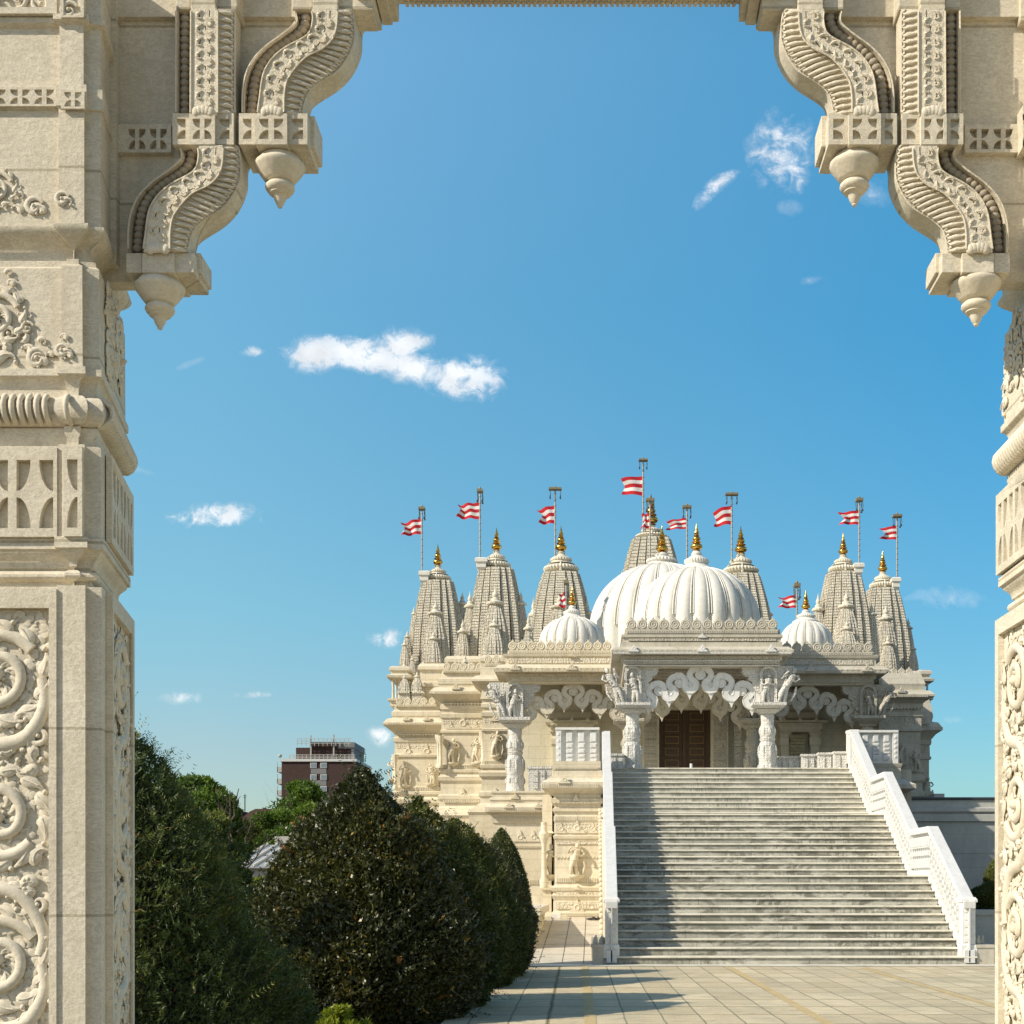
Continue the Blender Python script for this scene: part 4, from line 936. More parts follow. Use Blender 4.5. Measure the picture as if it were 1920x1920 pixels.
# ---------------------------------------------------------------- columns, brackets, scalloped arches
def column(px, d, top, bot, s, mat, name='column', base_z=None, outward=0, wings=(1, 1), beam_y=None, cap_w=66):
    """turned and carved marble column; s = pixel scale of widths at depth d"""
    k = d / F; cx = X(px, d); H = bot - top; mb = MB()
    L = [(19, 1.04), (19, .97), (17.5, .95), (18.5, .90), (18, .80), (17, .74), (17.8, .73), (17.5, .71), (18.5, .69), (17, .50), (15.2, .455), (14, .45), (14.3, .43), (15.8, .42), (15.8, .385), (14, .375), (15.3, .36), (15.8, .30), (14.8, .20), (13.2, .19), (13.6, .175), (12.6, .165), (13.2, .12), (13.8, .04), (12.6, .02), (12.6, 0)]
    mb.lathe(cx, d, [(w * s * k, Z(top + H * f, d), .06 if f in (.80, .50, .30) else .02) for w, f in L], 32)
    # raised lotus / figure reliefs around the shaft
    for q in range(8):
        a = math.pi * 2 * q / 8 + .2
        for f, rr_, hh in ((.60, 18.2, .10), (.85, 18.6, .05), (.28, 15.6, .06)):
            x, y = cx + math.sin(a) * rr_ * s * k, d - math.cos(a) * rr_ * s * k
            mb.ball((x, y, Z(top + H * f, d)), (2.6 * s * k, 2.0 * s * k, H * hh * k), 6, 5)
    o = part(mb, name, mat, temple, smooth=50)
    # capital: stacked slabs corbelling out
    mb = MB(); t = top
    mb.loft([(cx - 15 * s * k, d - 15 * s * k), (cx + 15 * s * k, d - 15 * s * k), (cx + 15 * s * k, d + 15 * s * k), (cx - 15 * s * k, d + 15 * s * k)],
            [(0, Z(t + 1, d)), (.05, Z(t - 3 * s, d)), (.06 + .1 * s, Z(t - 6 * s, d)), (.10, Z(t - 6.3 * s, d)), (.24 * s, Z(t - 10 * s, d)), (.32 * s, Z(t - 13 * s, d)), (.32 * s, Z(t - 19 * s, d)), (.2, Z(t - 19.5 * s, d))])
    part(mb, 'capital', mat, o, smooth=25)
    # bracket block with figure niche
    mb = MB(); nt0, nt1 = beam_y, t - 19 * s
    mb.box(cx - 15 * s * k, cx + 15 * s * k, d - 12 * s * k, d + 15 * s * k, Z(nt1, d), Z(nt0, d))
    arc = [(cx + 17 * s * k * math.cos(a), Z(nt0 + 18 * s, d) + 17 * s * k * math.sin(a)) for a in [math.pi * q / 12 for q in range(13)]]
    inner = [(cx + 12 * s * k * math.cos(a), Z(nt0 + 18 * s, d) + 12 * s * k * math.sin(a)) for a in [math.pi * q / 12 for q in range(12, -1, -1)]]
    mb.slab([(cx + 17 * s * k, Z(nt1, d))] + arc + [(cx - 17 * s * k, Z(nt1, d)), (cx - 12 * s * k, Z(nt1, d))] + inner + [(cx + 12 * s * k, Z(nt1, d))], d - 19 * s * k, d - 12 * s * k)
    for sd in (-1, 1):          # S-shaped brackets carrying the beam
        if not wings[0 if sd < 0 else 1]: continue
        pts = [(15, 0), (52, 0), (53, 4), (50, 7), (52, 10), (48, 17), (43, 20), (38, 21), (40, 25), (36, 30), (31, 32), (33, 37), (29, 45), (23, 52), (15, 56)]
        mb.slab([(cx + sd * a * s * k, Z(nt0 + b * s, d)) for a, b in pts], d - 10 * s * k, d + 10 * s * k)
        for a, b in ((36, 10), (26, 26), (22, 42)): ring(mb, (cx + sd * a * s * k, d - 10 * s * k, Z(nt0 + b * s, d)), 3.2 * s * k, 1.2 * s * k, 10)
    pf = [(13, 0), (40, 0), (40, 6), (30, 20), (20, 40), (13, 50)]
    mb.slab_yz([(d - a * s * k, Z(nt0 + b * s, d)) for a, b in pf], cx - 9 * s * k, cx + 9 * s * k) if False else None
    b_ = part(mb, 'bracket', mat, o, smooth=35)
    mb = MB(); figure(mb, cx, d - 15 * s * k, Z(nt1 - 1, d), (nt1 - nt0 - 14 * s) * k, int(px)); part(mb, 'bracket_statue', mat, b_, smooth=60)
    if outward:                 # leaning strut with a celestial figure
        mb = MB(); sd = outward
        x0, x1 = cx + sd * 22 * s * k, cx + sd * 46 * s * k
        mb.tube([(x0, d - .25, Z(nt1 - 1, d)), ((x0 + x1) / 2 - sd * .02, d - .3, Z((nt0 + nt1) / 2, d)), (x1 - sd * 8 * s * k, d - .35, Z(nt0 + 6 * s, d))], [.035, .045, .035], 6)
        st = len(mb.v); figure(mb, 0, 0, 0, (nt1 - nt0 - 6) * k, int(px) + 3)
        zb = Z(nt1 - 2, d); hh = (nt1 - nt0) * k
        mb.map(lambda x, y, z: (x + x0 + sd * .14 + sd * z / hh * (abs(x1 - x0) - .02), y - .3 + d, z + zb), st)
        part(mb, 'strut_statue', mat, b_, smooth=60)
    return o
def torana(cx_px, d, top, step_x, step_y, n, scale, mat, thick=.14, parent=temple):
    """scalloped arch of S-shaped scrolls stepping down from the crown to both columns"""
    k = d / F; S = [(0, 0), (-18, 2.5), (-32, 9), (-36, 19), (-28, 31), (-18, 39), (-17, 48), (-24, 55), (-33, 55), (-38, 48)]
    S = [(0, 0), (-9, 1.6), (-17, 6.5), (-20.5, 14), (-17, 22), (-9, 27), (-7.5, 34), (-12, 41), (-20, 44), (-27, 40.5), (-29.5, 32), (-30, 22), (-34, 17)]
    mb = MB()
    for sd in (-1, 1):
        pts = []
        for i in range(n):
            for a, b in S: pts.append((a * scale - i * step_x, b * scale + i * step_y))
        pts = [p for p in pts]
        sm = resamp(pts, n * 34); hw = 5.6 * scale
        w3 = lambda p: (X(cx_px, d) + -sd * p[0] * k, Z(top + p[1], d))
        L_, R__ = [], []
        for i, p in enumerate(sm):
            t = (sm[min(i + 1, len(sm) - 1)] - sm[max(i - 1, 0)]); t = t.normalized() if t.length > 1e-9 else Vector((-1, 0)); nn = Vector((-t.y, t.x))
            L_.append(w3(p + nn * hw)); R__.append(w3(p - nn * hw))
        m = len(sm); vs = [(x, d - thick / 2, z) for x, z in L_] + [(x, d - thick / 2, z) for x, z in R__] + [(x, d + thick / 2, z) for x, z in L_] + [(x, d + thick / 2, z) for x, z in R__]
        fs = []
        for i in range(m - 1): fs += [(i, i + 1, m + i + 1, m + i), (2 * m + i, 3 * m + i, 3 * m + i + 1, 2 * m + i + 1), (i, 2 * m + i, 2 * m + i + 1, i + 1), (m + i, m + i + 1, 3 * m + i + 1, 3 * m + i)]
        fs += [(0, m, 3 * m, 2 * m), (m - 1, 3 * m - 1, 4 * m - 1, 2 * m - 1)]
        mb.add(vs, fs)
        # raised edge beads, filled roundels and pendant points
        e1 = [(x, d - thick / 2 - .004, z) for x, z in L_[::3]]; e2 = [(x, d - thick / 2 - .004, z) for x, z in R__[::3]]
        mb.tube(e1, .010 * scale, 4); mb.tube(e2, .010 * scale, 4)
        for i in range(n):
            ox, oy = -i * step_x, i * step_y
            for (a, b, r) in ((-1, 14, 9), (-19, 33, 7)):
                a, b, r = a * scale + ox, b * scale + oy, r * scale
                c = w3((a, b)); dk = d + .002 * (i + (1 if b > oy + 20 else 0)) + (.001 if sd > 0 else 0)
                mb.slab([(c[0] + math.cos(2 * math.pi * q / 14) * r * k, c[1] + math.sin(2 * math.pi * q / 14) * r * k) for q in range(14)], dk - thick * .36, dk + thick * .36)
                ring(mb, (c[0], dk - thick * .36, c[1]), r * k * .6, r * k * .13)
            for (a, b, w, h) in ((-20, 48, 12, 12), (-9, 25, 6, 9), (-29, 22, 6, 8)):
                c = w3((a * scale + ox, b * scale + oy)); ww, hh = w * scale * k * .5, h * scale * k
                mb.slab([(c[0] - ww, c[1]), (c[0] + ww, c[1]), (c[0] + ww * .4, c[1] - hh * .5), (c[0], c[1] - hh), (c[0] - ww * .4, c[1] - hh * .5)], d - thick * .3, d + thick * .3)
    return part(mb, 'scalloped_arch', mat, parent, smooth=40)

FL = Z(1440, 41.8)
# portico: front bay and the bay behind it
cdp = 43.1
for px, ow, w in ((1186, -1, (0, 1)), (1439, 1, (1, 1))): column(px, cdp, 1338, 1458, .93, M['marble_carved'], outward=ow, wings=w, beam_y=1250)
cdi = 47.2
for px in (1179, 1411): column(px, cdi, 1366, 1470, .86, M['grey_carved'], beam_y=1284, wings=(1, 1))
torana(1313, cdp, 1252, 38.5, 15, 3, 1.0, M['marble'])
torana(1296, cdi, 1283, 36.5, 15, 3, .92, M['cap'])
mb = MB(); pl = [(X(1168, cdp - .35), cdp - .35), (X(1464, cdp - .35), cdp - .35), (X(1464, cdp - .35), 49.6), (X(1168, cdp - .35), 49.6)]; s = cdp - .35
mb.loft(pl, pr(s, [(-.42, 1189), (-.42, 1249), (-.05, 1249), (-.02, 1246), (-.02, 1239), (.04, 1238), (.04, 1229), (.14, 1228), (.34, 1227), (.36, 1222), (.34, 1221), (.20, 1214.5), (.04, 1213), (.04, 1204), (0, 1203), (0, 1197), (.05, 1195), (.05, 1190), (-.42, 1189)]), cap=False)
por = part(mb, 'entablature', M['grey'], temple, smooth=25)
mb = MB(); dentils(mb, 1150, 1484, cdp - .70, 1222.5, 1226, 2.6, .02)
for i in range(32): mb.box(X(1152 + i * 10.5, cdp - .6), X(1153.6 + i * 10.5, cdp - .6), cdp - .71, cdp - .48, Z(1221, cdp - .7), Z(1218.6, cdp - .7))
antefix(mb, 1188, 1222, cdp - .72, 20, 10); antefix(mb, 1317, 1222, cdp - .72, 20, 10); antefix(mb, 1446, 1222, cdp - .72, 20, 10); antefix(mb, 1317, 1196, cdp - .40, 16, 6)
scallops(mb, 1170, 1462, cdp - .40, 1238, 2.4, 5); scallops(mb, 1170, 1462, cdp - .34, 1247, 2, 4)
part(mb, 'eave_ornament', M['marble'], por, smooth=30)
parapet('parapet', 1174, 1459, cdp - .36, 1157, 1189, por, 21, M['grey'], side=None)
# parapet returns run back on the outer sides
mb = MB()
mb.box(X(1174, cdp - .36), X(1174, cdp - .36) + .14, cdp - .2, cdi, Z(1189, cdp), Z(1180, cdp)); mb.box(X(1459, cdp - .36) - .14, X(1459, cdp - .36), cdp - .2, cdi, Z(1189, cdp), Z(1180, cdp))
# ceiling coffers + beams inside
mb.box(X(1180, cdp), X(1452, cdp), cdi + .2, cdi + .5, Z(1262, cdi), Z(1240, cdi))
for i in range(5): mb.box(X(1190, 44) , X(1440, 44), 44 + i * .7, 44.12 + i * .7, Z(1256, 45), Z(1248, 45))
part(mb, 'ceiling_beam', M['grey_carved'], por, smooth=0)
# wings
wd = 49.2
cl = column(966, wd, 1365, 1482, .92, M['marble_carved'], outward=-1, beam_y=1281, wings=(1, 1))
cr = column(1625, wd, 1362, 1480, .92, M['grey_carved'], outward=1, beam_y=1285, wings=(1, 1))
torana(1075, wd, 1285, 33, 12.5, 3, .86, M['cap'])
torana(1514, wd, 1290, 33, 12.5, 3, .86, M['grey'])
for l, r, m, dy in ((950, 1150, 'cream', 0), (1464, 1640, 'grey', 3)):
    mb = MB(); s = wd - .35
    mb.loft(PX(l, r, s, s + 5), pr(s, [(-.4, 1222 + dy), (-.4, 1281 + dy), (-.05, 1281 + dy), (-.02, 1278 + dy), (-.02, 1271 + dy), (.05, 1270 + dy), (.05, 1262 + dy), (.2, 1261 + dy), (.42, 1260 + dy), (.44, 1256 + dy), (.42, 1255.5 + dy), (.26, 1248.5 + dy), (.04, 1246 + dy), (.04, 1233 + dy), (.10, 1231 + dy), (.12, 1227 + dy), (.02, 1226 + dy), (-.4, 1222 + dy)]), cap=False)
    e = part(mb, 'entablature', M[m], temple, smooth=25)
    mb = MB(); a, b = (928, 1146) if l < 1000 else (1468, 1662)
    dentils(mb, a, b, s - .44, 1256 + dy, 1259.5 + dy, 2.6, .02)
    for i in range(int((b - a) / 10.5)): mb.box(X(a + 2 + i * 10.5, s - .4), X(a + 3.4 + i * 10.5, s - .4), s - .455, s - .22, Z(1254.4 + dy, s - .45), Z(1251.6 + dy, s - .45))
    for px in ((966, 1072) if l < 1000 else (1520, 1626)): antefix(mb, px, 1256 + dy, s - .46, 20, 10)
    antefix(mb, 1073 if l < 1000 else 1540, 1231 + dy, s - .12, 16, 5)
    scallops(mb, l, r, s - .05, 1270 + dy, 2.2, 5)
    part(mb, 'eave_ornament', M[m], e, smooth=30)
    parapet('parapet', l + 2, r - 3, s - .02, 1199 + dy, 1227 + dy, e, 18.4, M[m])
for l, r, s, y0, y1, m in ((1172, 1460, cdp - .35, 1230.5, 1236.5, 'grey'), (1172, 1460, cdp - .35, 1239.5, 1245.5, 'grey'), (1178, 1454, cdp - .35, 1198, 1202, 'grey'), (954, 1146, wd - .35, 1263.5, 1269, 'cream'), (954, 1146, wd - .35, 1272, 1277.5, 'cream'), (954, 1146, wd - .35, 1235, 1244, 'cream'), (1468, 1636, wd - .35, 1266.5, 1272, 'grey'), (1468, 1636, wd - .35, 1275, 1280.5, 'grey'), (1468, 1636, wd - .35, 1238, 1247, 'grey')):
    mb = MB(); mb.box(X(l, s), X(r, s), s - .068, s + .1, Z(y1, s), Z(y0, s)); part(mb, 'carved_band', M[m + '_carved'], por, smooth=0)
# back walls of the wings and porch, niches, windows, door
mb = MB()
xl, xr = X(952, 51.6), X(1648, 51.6)
dl, dr = X(1236, 50.3), X(1334, 50.3)
mb.box(xl, dl - .02, 51.4, 51.9, FL - .6, 10.0); mb.box(dr + .02, xr, 51.4, 51.9, FL - .6, 10.0); mb.box(dl - .02, dr + .02, 51.41, 51.9, Z(1318, 50.5), 10.0)
for a, b in ((X(1205, 50.3), dl), (dr, X(1366, 50.3))): mb.box(a, b, 50.4, 51.4, FL - .6, Z(1290, 50.5))
mb.box(X(1205, 50.3), X(1366, 50.3), 50.42, 51.4, Z(1328, 50.3), Z(1290, 50.3))
bw = part(mb, 'wall', M['porchwall'], temple, smooth=0)
mb = MB()
for a, b in ((1208, 1232), (1338, 1362), (1377, 1391)):
    for i in range(9): mb.box(X(a, 50.3), X(b, 50.3), 50.34 + (i % 2) * .03, 50.4, Z(1452 - i * 13.5 + 1, 50.3), Z(1452 - i * 13.5 - 11, 50.3))
for a, b in ((X(1205, 50.3), dl), (dr, X(1366, 50.3))): pass
part(mb, 'carved_pilaster', M['grey_carved'], bw, smooth=0)
mb = MB()
for c, dd in ((1072, 51.4), (1500, 51.4)):       # canopied niches
    mb.loft(PX(c - 34, c + 34, dd - .5, dd), pr(dd - .5, [(.0, 1372), (.12, 1366), (.16, 1358), (.30, 1356), (.30, 1352), (.05, 1346), (.02, 1336), (-.1, 1330), (-.14, 1316), (-.3, 1300), (-.3, 1290)]))
    for q in (-28, 28): mb.loft(PX(c + q - 8, c + q + 8, dd - .3, dd), pr(dd - .3, [(.08, 1470), (.08, 1455), (0, 1450), (0, 1400), (.05, 1395), (.05, 1385), (0, 1380), (.1, 1372)]))
    scallops(mb, c - 42, c + 42, dd - .8, 1356, 4, 9); antefix(mb, c, 1353, dd - .8, 12, 7); antefix(mb, c - 30, 1353, dd - .8, 12, 7); antefix(mb, c + 30, 1353, dd - .8, 12, 7)
part(mb, 'wall_niche', M['porchwall'], bw, smooth=25)
mb = MB()
for i in range(7): mb.box(X(1482, 51), X(1509, 51), 50.98 + .004 * (i % 2), 51.05, Z(1420 - i * 6 + 0, 51), Z(1415 - i * 6, 51))
mb.box(X(1480, 51), X(1511, 51), 51.05, 51.09, Z(1421, 51), Z(1377, 51))
part(mb, 'louvred_panel', M['screen'], bw, label='yellowish slatted panel in the right niche', smooth=0)
# door
mb = MB(); mb.box(dl, dr, 50.9, 50.98, FL - .5, Z(1328, 50.3)); dw = dr - dl; mid = (dl + dr) / 2
mb.box(mid - .06, mid + .06, 50.82, 50.9, FL - .5, Z(1328, 50.3))
for a in (dl, dr - .12): mb.box(a, a + .12, 50.80, 50.9, FL - .5, Z(1328, 50.3))
for sd in (-1, 1):
    for i in range(6):
        cz = Z(1453 - i * 22, 50.8); cx = mid + sd * dw * .24
        mb.box(cx - .27, cx + .27, 50.87, 50.9, cz - .15, cz + .15)
door = part(mb, 'door', M['wood'], temple, label='tall brown panelled double door', smooth=0)
mb = MB()
for sd in (-1, 1):
    for i in range(6):
        cz = Z(1453 - i * 22, 50.8); cx = mid + sd * dw * .24; a, b = .25, .13
        for bx in ((cx - a, cx + a, cz + b - .012, cz + b), (cx - a, cx + a, cz - b, cz - b + .012), (cx - a, cx - a + .012, cz - b + .013, cz + b - .013), (cx + a - .012, cx + a, cz - b + .013, cz + b - .013)): mb.box(bx[0], bx[1], 50.855, 50.872, bx[2], bx[3])
part(mb, 'brass_moulding', M['brass'], door, smooth=0)
# platform under wings and porch
mb = MB(); s = wd - .55
mb.loft(PX(926, 1150, s, 52), pr(s, [(0, 1720), (0, 1545), (.05, 1543), (.07, 1533), (.03, 1531), (.03, 1527), (.28, 1523), (.30, 1514), (.12, 1507), (.12, 1502), (.16, 1500), (.12, 1496), (.05, 1495), (.05, 1489), (.09, 1487), (.09, 1484), (0, 1483)]))
pf = part(mb, 'platform', M['cream'], temple, smooth=25)
mb = MB(); mb.box(X(1100, 44), X(1690, 44), 42.6, 52, -.3, FL - .004); mb.box(X(1470, 49), X(1700, 49), 49.1, 57, -.3, Z(1482, wd)); part(mb, 'platform', M['grey'], temple, smooth=0)
mb = MB(); dentils(mb, 914, 1030, s - .29, 1515, 1522, 3.2, .02); antefix(mb, 954, 1515, s - .30, 18, 9); antefix(mb, 1010, 1515, s - .30, 18, 9); antefix(mb, 966, 1498, s - .14, 16, 8)
scallops(mb, 928, 1040, s - .07, 1535, 3, 5.5)
for c in (1000, 975): antefix(mb, c, 1578, s - .02, 26, 15, .02)
dentils(mb, 928, 1040, s - .01, 1586, 1590, 3); dentils(mb, 928, 1040, s - .01, 1650, 1658, 3)
part(mb, 'platform_ornament', M['cream'], pf, smooth=30)
mb = MB(); mb.loft(PX(990, 1034, s + .1, s + .35), pr(s + .1, [(0, 1483), (0, 1442), (.04, 1441), (.04, 1437)])); 
for i, px in enumerate((1004, 1018, 1030)):
    for j in range(3): mb.box(X(px - 4, s), X(px + 4, s), s + .05, s + .1, Z(1478 - j * 12, s), Z(1468 - j * 12, s))
part(mb, 'low_balustrade', M['marble_carved'], temple, smooth=0)

# ---------------------------------------------------------------- carved pedestals flanking the stair head
pd = 39.5
ped = MB()
base = [(.10, 1738), (.10, 1712), (.04, 1708), (.04, 1690), (.02, 1689), (.06, 1684), (.09, 1679), (.04, 1674), (.10, 1670), (.12, 1664), (.02, 1660), (.0, 1656), (0, 1574), (.03, 1573), (.05, 1567), (.0, 1565), (.0, 1563), (.015, 1562), (.015, 1544), (.0, 1541), (.03, 1540), (.03, 1530), (.0, 1529), (0, 1523), (.06, 1521), (.06, 1516), (.01, 1514), (.01, 1508), (.09, 1506), (.10, 1498), (.02, 1496), (.02, 1490), (.2, 1482), (.34, 1478), (.36, 1468), (.33, 1467), (.14, 1459), (.14, 1456), (.04, 1455), (.04, 1445), (0, 1444), (0, 1427)]
ped.loft(PX(1040, 1126, pd, 43), pr(pd, base))
ped.loft(PX(1018, 1034, pd + 1.2, pd + 5), pr(pd + 1.2, [(0, 1740), (0, 1670), (.08, 1668), (.08, 1662), (0, 1660), (0, 1565), (.08, 1562), (.02, 1558), (.02, 1500), (0, 1490)]))
pe = part(ped, 'stair_pedestal', M['cream'], temple, smooth=25)
mb = MB(); dentils(mb, 1014, 1122, pd - .37, 1469.5, 1477, 3.4, .02); antefix(mb, 1058, 1469, pd - .37, 24, 12)
dentils(mb, 1036, 1122, pd - .04, 1437, 1443, 3.4, .02) 
scallops(mb, 1036, 1122, pd - .1, 1503, 3.4, 7); antefix(mb, 1080, 1502, pd - .1, 14, 10)
dentils(mb, 1040, 1122, pd - .03, 1531, 1538, 3.2, .015)
for c, w, h in ((1082, 30, 18), (1052, 18, 14), (1112, 18, 14)): antefix(mb, c, 1562, pd - .02, w, h, .025)
scallops(mb, 1042, 1120, pd - .01, 1568, 3.5, 6, .02); dentils(mb, 1042, 1120, pd - .01, 1646, 1655, 4, .02)
for i in range(13):
    a = 1042 + i * 6; mb.tube([(X(a, pd), pd - .01, Z(1606, pd)), (X(a + 3, pd), pd - .01, Z(1611, pd)), (X(a + 6, pd), pd - .01, Z(1606, pd))], .012, 4)
antefix(mb, 1082, 1711, pd - .06, 30, 18, .02); dentils(mb, 1044, 1120, pd - .1, 1712, 1718, 3, .02); antefix(mb, 1082, 1668, pd - .1, 14, 6)
part(mb, 'carved_ornament', M['cream'], pe, smooth=30)
for y0, y1 in ((1544, 1561), (1577, 1583), (1672, 1682), (1691, 1704)):
    mb = MB(); mb.box(X(1043, pd), X(1123, pd), pd - (.03 if y0 < 1600 else .075), pd + .1, Z(y1, pd), Z(y0, pd)); part(mb, 'carved_band', M['cream_carved'], pe, smooth=0)
statue(1081, 1578, 1640, pd, pe, 21, M['cream']); statue(1032, 1580, 1640, pd + .9, pe, 22, M['cream'])
mb = MB()       # slender half column at the pedestal's left corner
k = pd / F; mb.lathe(X(1020, pd + .6), pd + .6, [(8 * k, Z(1665, pd)), (8 * k, Z(1650, pd)), (5 * k, Z(1646, pd)), (4.5 * k, Z(1585, pd)), (6 * k, Z(1578, pd)), (9 * k, Z(1568, pd)), (10 * k, Z(1562, pd)), (6 * k, Z(1556, pd)), (6 * k, Z(1540, pd))], 12)
part(mb, 'colonnette', M['cream'], pe, smooth=40)
def white_panel(name, l, r, d, t, b, cols, mat, parent, post='l'):
    mb = MB(); mb.box(X(l, d), X(r, d), d + .1, d + .3, Z(b, d), Z(t + 4, d)); mb.box(X(l - 1, d), X(r, d), d - .04, d + .34, Z(t + 4.5, d), Z(t, d))
    pw = 10
    pl_ = l if post == 'l' else r - pw
    mb.box(X(pl_, d), X(pl_ + pw, d), d - .02, d + .099, Z(b, d), Z(t + 5, d))
    for i in range(5): mb.ball((X(pl_ + pw / 2, d), d - .02, Z(t + 13 + i * (b - t - 16) / 5, d)), (.05, .02, .05), 8, 4)
    a, b_ = (l + pw + 3, r - 2) if post == 'l' else (l + 2, r - pw - 3)
    w = (b_ - a) / cols
    for i in range(cols):
        c0, c1 = a + w * (i + .28), a + w * (i + .86); y = t + 8
        for h in (.30, .16, .15, .12, .20):
            hh = (b - t - 10) * h
            mb.box(X(c0, d), X(c1, d), d + .02, d + .101, Z(y + hh - 1, d), Z(y, d)); mb.box(X(c0 + 1.8, d), X(c1 - 1.8, d), d + .005, d + .021, Z(y + hh - 3, d), Z(y + 2, d)); y += hh
    return part(mb, name, mat, parent, smooth=30)
white_panel('balcony_panel', 1042, 1124, 41.75, 1364, 1442, 3, M['marble'], pe)
# right hand pedestal
mb = MB(); rd = 42.2
mb.loft(PX(1618, 1686, rd, rd + 4), pr(rd, [(0, 1760), (0, 1520), (.1, 1518), (.1, 1508), (0, 1506), (0, 1492), (.3, 1484), (.42, 1480), (.42, 1472), (.12, 1462), (.04, 1461), (.04, 1440), (.06, 1438), (.08, 1432), (0, 1431)]))
pe2 = part(mb, 'stair_pedestal', M['grey'], temple, smooth=25)
white_panel('balcony_panel', 1590, 1684, rd + .05, 1369, 1431, 4, M['marble'], pe2, post='r')
# low carved balustrades on the porch either side of the stair head
mb = MB()
for l, r, d, t in ((1144, 1170, 42.7, 1413), (1452, 1503, 43.6, 1418), (1503, 1535, 43.2, 1414), (1535, 1562, 42.8, 1411), (1564, 1596, 42.5, 1409)):
    mb.box(X(l, d), X(r - .6, d), d, d + .25, FL - .2, Z(t + 4, d)); mb.box(X(l - 1.5, d), X(r + .4, d), d - .05, d + .3, Z(t + 4, d), Z(t, d))
    for i in range(int((r - l) / 12)): mb.box(X(l + 3 + i * 12, d), X(l + 11 + i * 12, d), d - .04, d, FL - .1, Z(t + 8, d))
part(mb, 'low_balustrade', M['marble_carved'], temple, smooth=0)
# ================================================================== STAIRCASE
RISE, TR, LAND, D0 = .166, .33, 1.96, 28.0
def step_y(k): return D0 + (k - 1) * TR + LAND * ((k > 11) + (k > 21))
def lean(y, a, b): t = min(1., max(0., (y - D0) / 13.8)); return a + (b - a) * t
def LX(y): return lean(y, .506, .535)
def RX(y): return lean(y, 7.52, 7.80)
stairs = empty('staircase', (4.1, D0, 0), 'broad flight of stained white marble steps climbing to the temple porch', 'staircase')
rs = random.Random(5)
for k in range(1, 32):
    y = step_y(k); y1 = (step_y(k + 1) if k < 31 else y + .8) + .06; z = k * RISE
    mb = MB(); mb.cm = 0; l, r = LX(y) - (.28 if k == 1 else 0), RX(y) + (.26 if k == 1 else 0)
    j = sorted(l + (r - l) * q for q in ((.17, .53, .80) if k % 2 else (.24, .45, .78)))
    j = [v + rs.uniform(-.35, .35) for v in j]
    xs = [l] + j + [r]
    for a, b in zip(xs, xs[1:]):
        e = rs.uniform(-.004, .004)
        mb.cm = 0; mb.box(a + .003, b - .003, y + .036 + e, y1, z - RISE + .001, z - .038)
        mb.cm = 1
        st = [(y + e, z - .012), (y + .010 + e, z), (y1 - .002, z), (y1 - .002, z - .037), (y + .006 + e, z - .037), (y + e, z - .028)]
        mb.slab_yz(st, a + .0015, b - .0015)
    part(mb, 'step', [M['stair'], M['nosing']], stairs, smooth=0)
mb = MB()
for k in range(1, 31, 1): mb.box(LX(step_y(k)) + .02, RX(step_y(k)) - .02, step_y(k) + .10, 42.4, (k - 1) * RISE - .3, k * RISE - RISE * .4)
part(mb, 'stair_core', M['hull'], stairs, smooth=0)
def noseline(h, ext=0.):
    pts = [(D0 - ext, RISE + h), (step_y(1), RISE + h)] if ext else [(step_y(1), RISE + h)]
    pts += [(step_y(11), 11 * RISE + h), (step_y(12) - TR, 11 * RISE + h), (step_y(21), 21 * RISE + h), (step_y(22) - TR, 21 * RISE + h), (step_y(31), 31 * RISE + h), (step_y(31) + .45, 31 * RISE + h)]
    return pts
